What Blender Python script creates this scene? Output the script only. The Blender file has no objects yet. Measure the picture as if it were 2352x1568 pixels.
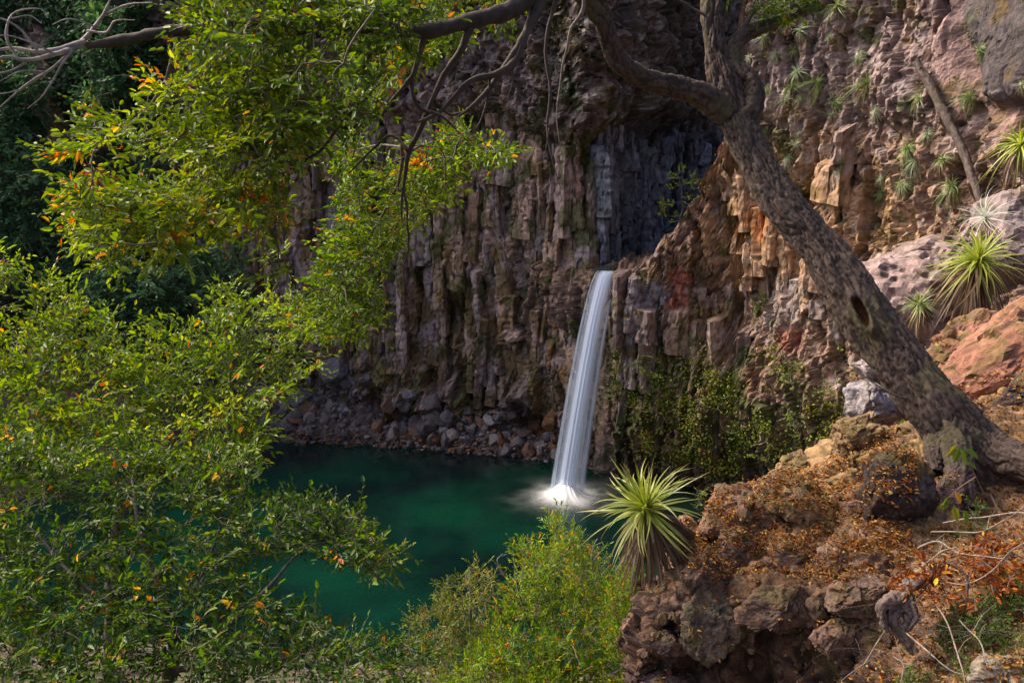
import bpy, math, numpy as np
from mathutils import Vector
from mathutils.bvhtree import BVHTree

# ------------------------------------------------------------------ camera, sky, sun, exposure
scene = bpy.context.scene
COL = scene.collection
PITCH = math.radians(10.0)
CAM = np.array([0.0, 0.0, 16.0])
cam_data = bpy.data.cameras.new("camera")
cam_data.lens = 32.0
cam_data.sensor_width = 36.0
cam_data.clip_start = 0.05
cam_data.clip_end = 2000.0
cam = bpy.data.objects.new("camera", cam_data)
cam.location = CAM
cam.rotation_euler = (math.radians(90) - PITCH, 0, 0)
COL.objects.link(cam)
scene.camera = cam

SUN_DIR = np.array([-0.64, 0.30, 0.70])          # towards the sun
SUN_DIR /= np.linalg.norm(SUN_DIR)
world = bpy.data.worlds.new("World")
scene.world = world
world.use_nodes = True
_nt = world.node_tree
_sky = _nt.nodes.new("ShaderNodeTexSky")
_sky.sky_type = 'NISHITA'
_sky.sun_disc = False
_sky.dust_density = 6.0
_sky.air_density = 0.5
_sky.ozone_density = 0.6
_sky.sun_elevation = math.asin(SUN_DIR[2])
_sky.sun_rotation = math.atan2(SUN_DIR[0], SUN_DIR[1])
_nt.links.new(_sky.outputs[0], _nt.nodes["Background"].inputs[0])
_nt.nodes["Background"].inputs[1].default_value = 0.15
sun_data = bpy.data.lights.new("sun", 'SUN')
sun_data.energy = 2.5
sun_data.angle = math.radians(10.0)
sun_data.color = (1.0, 0.84, 0.63)
sun = bpy.data.objects.new("sun", sun_data)
sun.rotation_euler = Vector(-SUN_DIR).to_track_quat('-Z', 'Y').to_euler()
COL.objects.link(sun)
scene.view_settings.view_transform = 'Standard'
scene.view_settings.look = 'None'
scene.view_settings.exposure = 1.05
scene.view_settings.gamma = 1.0
scene.view_settings.use_curve_mapping = False
scene.render.engine = 'CYCLES'
scene.cycles.max_bounces = 8
scene.cycles.diffuse_bounces = 4
scene.cycles.transmission_bounces = 4
scene.cycles.transparent_max_bounces = 24
scene.cycles.volume_bounces = 1
scene.cycles.volume_step_rate = 4.0
scene.cycles.volume_max_steps = 24
scene.cycles.use_denoising = True
scene.cycles.filter_width = 1.5
scene.cycles.caustics_reflective = False
scene.cycles.caustics_refractive = False

# ------------------------------------------------------------------ numeric helpers
FPX = 2352 * 32.0 / 36.0
SN, CS = math.sin(PITCH), math.cos(PITCH)


def ray(px, py):
    x = (np.asarray(px, float) - 1176) / FPX
    u = (784 - np.asarray(py, float)) / FPX
    return np.stack([x, CS + u * SN, -SN + u * CS], -1)


def at(px, py, Y):
    """world point seen at a spot of the photograph, at distance Y"""
    d = ray(px, py)
    return CAM + d * (np.asarray(Y, float) / d[..., 1])[..., None]


def rs(seed):
    return np.random.default_rng(seed)


_r = rs(7)
PERM = np.concatenate([_r.permutation(256)] * 3).astype(np.int32)
GRAD = _r.normal(size=(256, 3))
GRAD /= np.linalg.norm(GRAD, axis=1)[:, None]
RND = _r.random((256, 6))
GX, GY, GZ = [np.ascontiguousarray(GRAD[:, c], np.float32) for c in range(3)]


def _h(ix, iy, iz, seed):
    return PERM[(PERM[(PERM[(ix + seed * 17) & 255] + iy) & 255] + iz) & 255]


def perlin(P, seed=0):
    P = np.asarray(P, np.float32)
    fl = np.floor(P)
    i = fl.astype(np.int32)
    f = P - fl
    w = f * f * f * (f * (f * 6 - 15) + 10)
    f0, f1, f2 = f[:, 0].copy(), f[:, 1].copy(), f[:, 2].copy()
    w0, w1, w2 = w[:, 0].copy(), w[:, 1].copy(), w[:, 2].copy()
    out = np.zeros(len(P), np.float32)
    ax = [PERM[(i[:, 0] + seed * 17 + d) & 255] for d in (0, 1)]
    for dx in (0, 1):
        wx = w0 if dx else 1 - w0
        for dy in (0, 1):
            wxy = wx * (w1 if dy else 1 - w1)
            hy = PERM[(ax[dx] + i[:, 1] + dy) & 255]
            for dz in (0, 1):
                h = PERM[(hy + i[:, 2] + dz) & 255]
                out += wxy * (w2 if dz else 1 - w2) * ((f0 - dx) * GX[h] + (f1 - dy) * GY[h] + (f2 - dz) * GZ[h])
    return out * 1.6


def fbm(P, octv=4, seed=0, gain=0.5):
    a, s, o = 1.0, 1.0, 0
    for k in range(octv):
        o = o + a * perlin(P * s, seed + k)
        a *= gain
        s *= 2.03
    return o


def ridged(P, octv=3, seed=0):
    a, s, o = 1.0, 1.0, 0
    for k in range(octv):
        o = o + a * (1 - 2 * np.abs(perlin(P * s, seed + k)))
        a *= 0.5
        s *= 2.1
    return o / 1.75


def cells(P, seed=0):
    """Worley cells: F1, F2, six random numbers per cell, offset from the cell's point"""
    i = np.floor(P).astype(np.int32)
    n = len(P)
    d1 = np.full(n, 9.0)
    d2 = np.full(n, 9.0)
    bid = np.zeros(n, np.int32)
    bo = np.zeros((n, 3))
    for dx in (-1, 0, 1):
        for dy in (-1, 0, 1):
            for dz in (-1, 0, 1):
                c = i + np.array([dx, dy, dz], np.int32)
                h = _h(c[:, 0], c[:, 1], c[:, 2], seed)
                o = P - (c + RND[h, :3] * 0.9 + 0.05)
                d = np.einsum('ij,ij->i', o, o)
                m = d < d1
                d2 = np.where(m, d1, np.minimum(d2, d))
                d1 = np.where(m, d, d1)
                bid = np.where(m, h, bid)
                bo[m] = o[m]
    return np.sqrt(d1), np.sqrt(d2), RND[(bid * 7 + 3) & 255], bo


def facets(P, seed=0, tilt=0.9):
    """fractured rock: every cell is a tilted facet at its own height, cracks between"""
    f1, f2, r, o = cells(P, seed)
    s = (r[:, 3:6] - 0.5) * 2 * tilt
    crack = np.clip((f2 - f1) / 0.10, 0, 1)
    return (r[:, 0] - 0.5) + np.einsum('ij,ij->i', s, o) - 0.35 * (1 - crack), r, crack


def sstep(x, a, b):
    t = np.clip((x - a) / (b - a), 0, 1)
    return t * t * (3 - 2 * t)


def unit(v):
    return v / np.maximum(np.linalg.norm(v, axis=-1, keepdims=True), 1e-9)


def smooth_path(pts, n):
    """Catmull-Rom through pts, n samples evenly spaced along it"""
    p = np.asarray(pts, float)
    p = np.vstack([2 * p[0] - p[1], p, 2 * p[-1] - p[-2]])
    t = np.linspace(0, 1, 24, endpoint=False)[:, None]
    o = []
    for k in range(1, len(p) - 2):
        a, b, c, d = p[k - 1:k + 3]
        o.append(0.5 * ((2 * b) + (c - a) * t + (2 * a - 5 * b + 4 * c - d) * t ** 2 + (3 * b - a - 3 * c + d) * t ** 3))
    o = np.vstack(o + [p[-2:-1]])
    L = np.r_[0, np.cumsum(np.linalg.norm(np.diff(o, axis=0)[:, :3], axis=1))]
    q = np.linspace(0, L[-1], n)
    return np.stack([np.interp(q, L, o[:, k]) for k in range(o.shape[1])], -1)


# ------------------------------------------------------------------ mesh helpers
def new_mesh(name, V, F, col=None, mat=None, smooth=True):
    """F: int array (n,3) or (n,4), or a list of such arrays"""
    V = np.asarray(V, np.float32).reshape(-1, 3)
    Fs = [np.asarray(f, np.int32) for f in (F if isinstance(F, list) else [F])]
    Fs = [f for f in Fs if len(f)]
    me = bpy.data.meshes.new(name)
    me.vertices.add(len(V))
    me.vertices.foreach_set("co", V.ravel())
    loops = np.concatenate([f.ravel() for f in Fs])
    tot = np.concatenate([np.full(len(f), f.shape[1], np.int32) for f in Fs])
    me.loops.add(len(loops))
    me.loops.foreach_set("vertex_index", loops)
    me.polygons.add(len(tot))
    me.polygons.foreach_set("loop_start", np.r_[0, np.cumsum(tot)[:-1]].astype(np.int32))
    me.update(calc_edges=True)
    me.polygons.foreach_set("use_smooth", np.full(len(tot), smooth, bool))
    if col is not None:
        col = np.asarray(col, np.float32)
        if col.ndim == 1:
            col = np.tile(col, (len(V), 1))
        if col.shape[1] == 3:
            col = np.c_[col, np.zeros(len(col), np.float32)]
        a = me.attributes.new("Col", 'FLOAT_COLOR', 'POINT')
        a.data.foreach_set("color", col.astype(np.float32).ravel())
    if mat:
        me.materials.append(mat)
    return me


def put(name, me, parent=None, label=None, cat=None, group=None, kind=None, loc=None, rot=None, scale=None):
    o = bpy.data.objects.new(name, me)
    COL.objects.link(o)
    if parent is not None:
        o.parent = parent
    if loc is not None:
        o.location = [float(x) for x in loc]
    if rot is not None:
        o.rotation_euler = rot
    if scale is not None:
        o.scale = (scale,) * 3 if np.isscalar(scale) else scale
    for k, v in (("label", label), ("category", cat), ("group", group), ("kind", kind)):
        if v:
            o[k] = v
    return o


def thing(name, loc, label, cat, group=None):
    return put(name, None, None, label, cat, group, None, loc)


def child(name, V, F, parent, col=None, mat=None, smooth=True, kind=None, label=None):
    """mesh given in world coordinates, hung under its thing"""
    off = np.array(parent.location) if parent is not None else 0
    return put(name, new_mesh(name, np.asarray(V).reshape(-1, 3) - off, F, col, mat, smooth), parent, label, None, None, kind)


def grid_faces(n, m, wrap=False):
    i, j = np.meshgrid(np.arange(n - 1), np.arange(m if wrap else m - 1), indexing='ij')
    k = (j + 1) % m
    return np.stack([i * m + j, i * m + k, (i + 1) * m + k, (i + 1) * m + j], -1).reshape(-1, 4)


def grid_normals(G):
    du = np.gradient(G, axis=0)
    dv = np.gradient(G, axis=1)
    return unit(np.cross(du, dv))


def frames(T):
    up = np.where(np.abs(T[..., 2:3]) > 0.95, [1.0, 0, 0], [0, 0, 1.0])
    A = unit(np.cross(T, up))
    return A, np.cross(A, T)


def tubes(paths, radii, sides=5):
    """paths (N,K,3), radii (N,K) -> one welded set of open tubes"""
    paths = np.asarray(paths, float)
    N, K, _ = paths.shape
    T = unit(np.gradient(paths, axis=1))
    A, B = frames(unit(T.mean(1, keepdims=True)).repeat(K, 1))
    A = unit(A - T * (A * T).sum(-1, keepdims=True))
    B = np.cross(A, T)
    th = np.linspace(0, 2 * np.pi, sides, endpoint=False)
    V = paths[:, :, None] + np.asarray(radii)[:, :, None, None] * (A[:, :, None] * np.cos(th)[None, None, :, None] + B[:, :, None] * np.sin(th)[None, None, :, None])
    f = grid_faces(K, sides, True)
    F = (f[None] + (np.arange(N) * K * sides)[:, None, None]).reshape(-1, 4)
    return V.reshape(-1, 3), F


class Bag:
    """collects pieces that belong to one part"""
    def __init__(s):
        s.V, s.F, s.C, s.n = [], [], [], 0

    def add(s, V, F, C=None):
        V = np.asarray(V).reshape(-1, 3)
        s.V.append(V)
        s.F.append(np.asarray(F) + s.n)
        if C is not None:
            C = np.asarray(C, float)
            s.C.append(np.tile(C, (len(V), 1)) if C.ndim == 1 else C)
        s.n += len(V)

    def child(s, name, parent, mat, smooth=True, kind=None, label=None):
        if not s.V:
            return None
        q = [f for f in s.F if f.shape[1] == 4]
        t = [f for f in s.F if f.shape[1] == 3]
        F = ([np.vstack(q)] if q else []) + ([np.vstack(t)] if t else [])
        return child(name, np.vstack(s.V), F, parent, np.vstack(s.C) if s.C else None, mat, smooth, kind, label)


# ------------------------------------------------------------------ materials
def node_mat(name):
    m = bpy.data.materials.new(name)
    m.use_nodes = True
    nt = m.node_tree
    return m, nt, nt.nodes["Principled BSDF"], lambda a, b: nt.links.new(a, b)


def rock_material(name, scale=1.0, bump=0.6, contrast=0.55, rough=0.88, dist=0.06):
    """base colour from the piece itself, grain and small relief from noise; alpha of the colour = how wet it is"""
    m, nt, b, L = node_mat(name)
    N = nt.nodes.new
    geo = N("ShaderNodeNewGeometry")
    at_ = N("ShaderNodeAttribute"); at_.attribute_name = "Col"
    n1 = N("ShaderNodeTexNoise"); n1.inputs["Scale"].default_value = 3.0 * scale; n1.inputs["Detail"].default_value = 5; n1.inputs["Roughness"].default_value = 0.68
    n2 = N("ShaderNodeTexNoise"); n2.inputs["Scale"].default_value = 19.0 * scale; n2.inputs["Detail"].default_value = 2
    for t in (n1, n2):
        L(geo.outputs["Position"], t.inputs["Vector"])
    mr = N("ShaderNodeMapRange"); mr.inputs[1].default_value = 0.3; mr.inputs[2].default_value = 0.7
    mr.inputs[3].default_value = 1 - contrast; mr.inputs[4].default_value = 1 + contrast * 0.75
    L(n1.outputs[0], mr.inputs[0])
    mr2 = N("ShaderNodeMapRange"); mr2.inputs[1].default_value = 0.3; mr2.inputs[2].default_value = 0.7
    mr2.inputs[3].default_value = 0.78; mr2.inputs[4].default_value = 1.2
    L(n2.outputs[0], mr2.inputs[0])
    mu = N("ShaderNodeMath"); mu.operation = 'MULTIPLY'; L(mr.outputs[0], mu.inputs[0]); L(mr2.outputs[0], mu.inputs[1])
    sc = N("ShaderNodeVectorMath"); sc.operation = 'SCALE'; L(at_.outputs["Color"], sc.inputs[0]); L(mu.outputs[0], sc.inputs["Scale"])
    L(sc.outputs[0], b.inputs["Base Color"])
    ro = N("ShaderNodeMapRange"); ro.inputs[3].default_value = rough; ro.inputs[4].default_value = 0.22
    L(at_.outputs["Alpha"], ro.inputs[0]); L(ro.outputs[0], b.inputs["Roughness"])
    b.inputs["Specular IOR Level"].default_value = 0.35
    ad = N("ShaderNodeMath"); ad.operation = 'MULTIPLY_ADD'; ad.inputs[1].default_value = 0.25; L(n2.outputs[0], ad.inputs[0]); L(n1.outputs[0], ad.inputs[2])
    bp = N("ShaderNodeBump"); bp.inputs["Strength"].default_value = bump; bp.inputs["Distance"].default_value = dist * 2 / scale
    L(ad.outputs[0], bp.inputs["Height"]); L(bp.outputs[0], b.inputs["Normal"])
    return m


def leaf_material(name, rough=0.42, trans=0.38, spec=0.5, var=0.25):
    m, nt, b, L = node_mat(name)
    N = nt.nodes.new
    at_ = N("ShaderNodeAttribute"); at_.attribute_name = "Col"
    L(at_.outputs["Color"], b.inputs["Base Color"])
    b.inputs["Roughness"].default_value = rough
    b.inputs["Specular IOR Level"].default_value = spec
    tr = N("ShaderNodeBsdfTranslucent")
    hs = N("ShaderNodeHueSaturation"); hs.inputs["Hue"].default_value = 0.485; hs.inputs["Saturation"].default_value = 1.1; hs.inputs["Value"].default_value = 1.35
    L(at_.outputs["Color"], hs.inputs["Color"]); L(hs.outputs[0], tr.inputs["Color"])
    mx = N("ShaderNodeMixShader"); mx.inputs[0].default_value = trans
    out = nt.nodes["Material Output"]
    L(b.outputs[0], mx.inputs[1]); L(tr.outputs[0], mx.inputs[2]); L(mx.outputs[0], out.inputs["Surface"])
    return m


M_CLIFF = rock_material("cliff_rock", 1.0, 0.7, 0.55)
M_COLUMN = rock_material("basalt", 1.2, 0.6, 0.5)
M_STONE = rock_material("stone", 2.2, 0.5, 0.45)
M_NEAR = rock_material("near_rock", 3.0, 0.7, 0.55, dist=0.05)
M_BARK = rock_material("bark", 5.0, 0.6, 0.22, 0.9, 0.04)
M_TWIG = rock_material("twig_bark", 8.0, 0.4, 0.4, 0.85)
M_LEAF = leaf_material("leaf", 0.46, 0.45, 0.3)
M_LEAF_FAR = leaf_material("far_leaf", 0.6, 0.3, 0.3)
M_BLADE = leaf_material("blade", 0.36, 0.35, 0.5)
M_DRY = leaf_material("dry_leaf", 0.75, 0.25, 0.2)
# ------------------------------------------------------------------ rock walls of the gorge
MAUVE = np.array([0.285, 0.215, 0.205]); PINK = np.array([0.50, 0.335, 0.275]); DARK = np.array([0.055, 0.042, 0.040])
BLUE = np.array([0.13, 0.145, 0.185]); TAN = np.array([0.44, 0.27, 0.155]); ORANGE = np.array([0.50, 0.20, 0.065])
RED = np.array([0.33, 0.10, 0.075]); OCHRE = np.array([0.20, 0.125, 0.03]); MOSS = np.array([0.075, 0.09, 0.02]); GREYP = np.array([0.30, 0.235, 0.24])
PALE = np.array([0.42, 0.36, 0.34])


def mixc(C, col, w):
    w = np.clip(w, 0, 1)[:, None]
    return C * (1 - w) + np.asarray(col) * w


def blob(P, c, r, wob, seed):
    """soft-edged patch round a point, its outline broken up by noise"""
    d = np.linalg.norm((P - c) / np.asarray(r), axis=1)
    w = np.zeros(len(P))
    m = d < 1.15 + 1.5 * wob
    w[m] = sstep(1.15 - d[m] + wob * fbm(P[m] * 0.55, 4, seed), 0.0, 0.45)
    return w


BVH = []


def blur(a, n, m, k):
    """softens a field over a grid so that steps keep a worn edge"""
    g = a.reshape(n, m)
    for ax in (0, 1):
        g = sum(np.roll(g, q, ax) for q in range(-(k // 2), k // 2 + 1)) / k
    return g.ravel()



def bvh_of(V, F):
    return BVHTree.FromPolygons([tuple(v) for v in np.asarray(V, float).tolist()], np.asarray(F).tolist())


def hit(px, py, trees=None):
    d = ray(px, py)
    best = None
    for b in (trees or BVH):
        h = b.ray_cast(Vector(CAM), Vector(unit(d)))
        if h[0] is not None and (best is None or h[3] < best[2]):
            n = np.array(h[1])
            if n @ d > 0:
                n = -n
            best = (np.array(h[0]), n, h[3])
    return best


# --- back wall, with the gully's dark left side at its right end
W1 = [(-62, 50), (-50, 60), (-38, 66.5), (-27, 62.5), (-16.2, 58), (-10, 56.4), (-4.8, 55.4), (0, 53.6), (2.7, 51.6), (4.0, 50.7), (5.0, 51.4), (6.6, 54.2), (9.6, 58.2), (13.5, 60), (18, 59)]
nu, nv = 720, 330
path1 = smooth_path(W1, nu)
Z1 = np.linspace(-3, 35, nv)
T1 = unit(np.gradient(path1, axis=0))
N1 = np.stack([T1[:, 1], -T1[:, 0]], -1)
k = 25
N1 = unit(np.stack([np.convolve(np.pad(N1[:, c], k, 'edge'), np.ones(2 * k + 1) / (2 * k + 1), 'valid') for c in (0, 1)], -1))
P = np.zeros((nu, nv, 3))
P[:, :, :2] = path1[:, None]
P[:, :, 2] = Z1[None]
NN = np.zeros_like(P)
NN[:, :, :2] = N1[:, None]
p = P.reshape(-1, 3)
S1 = np.r_[0, np.cumsum(np.linalg.norm(np.diff(path1, axis=0), axis=1))]
s_at = lambda x: float(np.interp(x, path1[:, 0], S1))
ss = np.repeat(S1, nv)
X, Z = p[:, 0], p[:, 2]
SC = s_at(4.3)
gul = sstep(ss, SC + 0.2, SC + 2.0)                       # inside the gully
top_line = 19.6 + 1.2 * perlin(np.c_[ss * 0.25, ss * 0, ss * 0], 3) - 1.6 * sstep(X, -2, 4)
rub = sstep(Z, top_line - 0.3, top_line + 0.8) * (1 - gul)
colz = (1 - rub) * sstep(X, -21, -17)
d = 0.9 * fbm(p * 0.16, 3, 5)
q = p + 0.25 * np.c_[perlin(p * 0.9, 21), perlin(p * 0.9, 22), perlin(p * 0.9, 23)]
fa, ra, ca = facets(q * [1.15, 1.15, 0.30], 2)            # tall broken pillars
fb, rb, cb = facets(q * [2.1, 2.1, 1.9], 4)               # rubble
d += 0.75 * fa * (1 - rub) + 0.42 * fb * (0.35 + 0.65 * rub) + 0.22 * fbm(p * 2.2, 3, 9)
d += rub * (0.5 + 0.6 * ridged(p * 0.55, 3, 12))
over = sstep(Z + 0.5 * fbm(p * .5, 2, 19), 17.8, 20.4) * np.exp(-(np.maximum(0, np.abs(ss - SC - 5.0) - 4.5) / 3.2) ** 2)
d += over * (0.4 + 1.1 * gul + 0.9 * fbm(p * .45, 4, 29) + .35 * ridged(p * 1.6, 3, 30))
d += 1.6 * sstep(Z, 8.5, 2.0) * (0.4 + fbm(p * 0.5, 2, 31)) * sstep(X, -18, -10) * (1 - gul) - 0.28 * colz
cave = blob(p, np.array([-1.6, 54.5, 3.6]), (1.3, 4, 1.5), 0.3, 8)
d -= 1.9 * cave
V1 = (P + NN * d.reshape(nu, nv, 1)).reshape(-1, 3)
V1[:, 2] += 0.25 * fbm(p * 0.8, 2, 77)
C = np.tile(MAUVE, (len(p), 1))
C = mixc(C, PINK, 0.75 * sstep(fa, 0.05, 0.5) * sstep(X, -9, -3))
C = mixc(C, DARK, 0.75 * sstep(-fa, 0.1, 0.5))
C = mixc(C, GREYP * 0.85, 0.8 * rub * sstep(rb[:, 1], 0.3, 0.8))
C = mixc(C, DARK, 0.6 * (1 - cb) * 0.8)
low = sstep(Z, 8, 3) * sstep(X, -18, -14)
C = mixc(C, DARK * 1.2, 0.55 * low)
C = mixc(C, [0.30, 0.22, 0.16], 0.8 * blob(p, np.array([-2.2, 54.5, 6.0]), (1.6, 4, 2.0), 0.5, 14))
C = mixc(C, [0.27, 0.12, 0.04], 0.8 * blob(p, np.array([2.4, 52, 7.4]), (0.9, 3, 2.6), 0.6, 15))
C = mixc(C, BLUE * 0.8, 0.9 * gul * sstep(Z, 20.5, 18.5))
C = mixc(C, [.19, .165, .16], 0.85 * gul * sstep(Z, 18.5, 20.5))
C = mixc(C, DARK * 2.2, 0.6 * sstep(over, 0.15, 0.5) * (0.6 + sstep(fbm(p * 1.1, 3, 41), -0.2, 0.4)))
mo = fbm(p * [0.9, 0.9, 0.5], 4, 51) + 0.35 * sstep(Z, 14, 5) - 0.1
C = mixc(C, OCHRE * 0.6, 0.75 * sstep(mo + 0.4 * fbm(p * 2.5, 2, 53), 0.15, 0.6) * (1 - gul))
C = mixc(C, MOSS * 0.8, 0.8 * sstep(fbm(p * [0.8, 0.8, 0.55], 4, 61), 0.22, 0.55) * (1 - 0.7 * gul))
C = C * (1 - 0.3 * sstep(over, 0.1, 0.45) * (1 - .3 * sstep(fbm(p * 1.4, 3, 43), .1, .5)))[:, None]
C = mixc(C, [.34, .36, .34], .75 * sstep(over, .2, .6) * sstep(fbm(p * 2.4, 3, 47) + .5 * fbm(p * 7, 2, 48), .35, .7))   # lichen
ivy = sstep(X + 3.0 * fbm(p * 0.25, 3, 66), -19, -24)
C = mixc(C, np.array([0.02, 0.035, 0.012]), 0.75 * ivy)
strip = blob(p, at(150, 215, 66.5), (1.5, 6, 4.2), 0.4, 27)
C = mixc(C, PINK * .8, .9 * strip)
wet = 0.5 * gul * sstep(Z, 18, 12) + 0.5 * sstep(Z, 4.0, 1.0)
C1 = np.c_[C * (1 - 0.35 * wet[:, None]), wet]
F1_ = grid_faces(nu, nv)
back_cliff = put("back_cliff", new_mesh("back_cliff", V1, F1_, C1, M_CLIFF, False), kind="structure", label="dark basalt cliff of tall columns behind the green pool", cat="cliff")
B1 = bvh_of(V1[:], F1_)

# --- right wall, from the lip of the fall towards the camera
W2 = [(1.6, 53.5), (3.9, 50.2), (4.9, 48.7), (6.2, 47.7), (9.9, 46.2), (13.4, 42), (16.2, 36), (17.4, 30), (17.2, 24), (16.4, 16), (16.4, 8)]
nu2 = 560
path2 = smooth_path(W2, nu2)
T2 = unit(np.gradient(path2, axis=0))
N2 = np.stack([T2[:, 1], -T2[:, 0]], -1)
N2 = unit(np.stack([np.convolve(np.pad(N2[:, c], k, 'edge'), np.ones(2 * k + 1) / (2 * k + 1), 'valid') for c in (0, 1)], -1))
S2 = np.r_[0, np.cumsum(np.linalg.norm(np.diff(path2, axis=0), axis=1))]
s2x = lambda x: float(np.interp(x, path2[:300, 0], S2[:300]))
ztop = np.interp(S2, [0, s2x(4.2), s2x(5.6), s2x(6.4), s2x(7.3), s2x(8.2), s2x(9.0), s2x(9.6), s2x(10.3), s2x(10.9), s2x(11.6), 60],
                 [11.2, 11.15, 11.15, 11.5, 12.0, 13.2, 14.6, 15.4, 17.2, 19.5, 34, 34])
ztop = ztop + 0.25 * perlin(np.c_[S2 * 1.7, S2 * 0, S2 * 0], 5)
nface, ncap = 400, 36
tz = np.linspace(0, 1, nface)
P = np.zeros((nu2, nface + ncap, 3))
NN = np.zeros_like(P)
P[:, :nface, :2] = path2[:, None]
P[:, :nface, 2] = -3 + (ztop[:, None] + 3) * tz[None]
NN[:, :nface, :2] = N2[:, None]
for j in range(ncap):                                      # the top turns back into the hill
    t = (j + 1) / ncap
    back = np.array([0.52, 0.86])
    P[:, nface + j, :2] = path2 + back * (t ** 1.3 * 9.0)
    P[:, nface + j, 2] = ztop + 0.8 * t * t
    NN[:, nface + j, 2] = 1
p = P.reshape(-1, 3)
X, Y, Z = p.T
dd = np.linalg.norm(p - CAM, axis=1)
slab = sstep(Y + 1.2 * fbm(p * 0.3, 2, 3), 38, 33) * sstep(Z + 0.6 * fbm(p * .4, 2, 6), 17.0, 19.5)
q = p + 0.22 * np.c_[perlin(p * 1.1, 24), perlin(p * 1.1, 25), perlin(p * 1.1, 26)]
fA, rA, cA = facets(q * [0.42, 0.30, 0.26], 11, 1.1)      # great slabs
fB, rB, cB = facets(q * [1.4, 1.1, 0.38], 13)             # blocks, taller than wide
fC, rC, cC = facets(q * [3.1, 2.6, 2.3], 15)              # rubble
fA = blur(fA, nu2, nface + ncap, 5)
d = 0.8 * fbm(p * 0.17, 3, 33)
d += 1.7 * fA * slab + 0.55 * fB * (1 - 0.86 * slab) + 0.16 * fC * (1 - 0.85 * slab) + 0.10 * fbm(p * 3.5, 2, 36) * (1 - slab * .6)
d += 0.6 * ridged(p * [1.0, 0.8, 0.17], 3, 44) * (1 - slab)
d += 0.9 * sstep(Z, 9, 5) * (1 - sstep(Z, 5, 0)) * sstep(X, 6, 8) - 0.5 * sstep(Z, 4.0, 1.0)
capw = np.zeros((nu2, nface + ncap)); capw[:, nface:] = 1
d = d * (1 - 0.85 * capw.ravel()) + capw.ravel() * (0.45 * fB + 0.2 * fC)
near_lip = np.exp(-((X - 4.9) / 0.7) ** 2 - ((Y - 48.7) / 1.5) ** 2)
d *= 1 - 0.8 * near_lip
V2 = p + NN.reshape(-1, 3) * d[:, None]
lean = sstep(Z, 12, 30) * sstep(Y, 45, 38)
V2[:, :2] += np.array([0.6, 0.8]) * (lean * 2.0)[:, None]
F2_ = grid_faces(nu2, nface + ncap)
B2 = bvh_of(V2, F2_)
hp = lambda px, py: hit(px, py, [B2])[0]
C = np.tile(np.array([0.29, 0.185, 0.135]), (len(p), 1))
C = mixc(C, GREYP, 0.7 * sstep(Z + 2 * fbm(p * 0.3, 3, 71), 17, 20))
C = mixc(C, np.array([0.33, 0.21, 0.19]), 0.85 * slab)
C = mixc(C, np.array([0.22, 0.23, 0.29]), 0.8 * slab * sstep(rA[:, 1], 0.66, 0.72))
C = mixc(C, DARK, 0.9 * slab * sstep(rA[:, 2], 0.75, 0.8))
ZONES = [(hp(px, py), r, col, w, int(px) % 90) for px, py, r, col, w in ((1700, 560, 2.0, TAN, .9), (1760, 600, 2.0, TAN, .9), (1950, 560, 3.4, TAN, .85), (1850, 470, 3.0, TAN, .65), (1740, 520, 1.1, ORANGE, .9), (1660, 400, 1.5, TAN, .6),
                          (1570, 640, 0.55, RED * 1.2, .95), (1570, 690, 0.5, RED * 1.2, .95), (1575, 740, .45, ORANGE * .8, .8), (1490, 680, 1.0, np.array([.27, .26, .33]), .8), (1830, 780, .9, RED, .75), (1680, 960, .9, RED, .6), (1660, 1060, .8, np.array([.5, .26, .19]), .8), (1600, 760, 1.6, np.array([.36, .24, .2]), .5),
                          (1440, 680, .35, np.array([.2, .08, .03]), .8), (1980, 720, 2, PALE, .5), (1800, 690, 1.4, PALE * .9, .5))]


def stain(P, C):
    for c, r, col, w, sd in ZONES:
        C = mixc(C, col, w * blob(P, c, (r, r * 1.4, r), 0.5, sd))
    return C


C = stain(p, C)
C = mixc(C, PALE, 0.6 * sstep(rC[:, 1], 0.86, 0.95) * (1 - slab))
C = mixc(C, DARK, 0.6 * (1 - cB) + 0.5 * (1 - cC) * (1 - slab))
mo = fbm(p * [0.7, 0.7, 0.5], 4, 81)
C = mixc(C, OCHRE * 0.6, 0.7 * sstep(mo + 0.55 * fbm(p * 2.6, 3, 83), 0.25, 0.7))
C = mixc(C, MOSS * .8, 0.85 * sstep(fbm(p * 0.8, 4, 91) + 0.6 * sstep(Z, 10, 5) + 0.45 * fbm(p * 3, 2, 93), 0.4, 0.9))
wet = sstep(Z, 3, 0.5) * 0.7 + sstep(X, 7.0, 5.0) * sstep(Z, 11.5, 9) * 0.5
C = mixc(C, DARK, 0.65 * wet)
C2 = np.c_[C, np.clip(wet, 0, 1)]
right_cliff = put("right_cliff", new_mesh("right_cliff", V2, F2_, C2, M_CLIFF, False), kind="structure", label="warm ochre and grey cliff on the right of the fall", cat="cliff")

# --- single columns of basalt standing out of the back wall
r_ = rs(11)
s = s_at(-19.0)
send = float(S1[-1]) - 6.0


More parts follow.
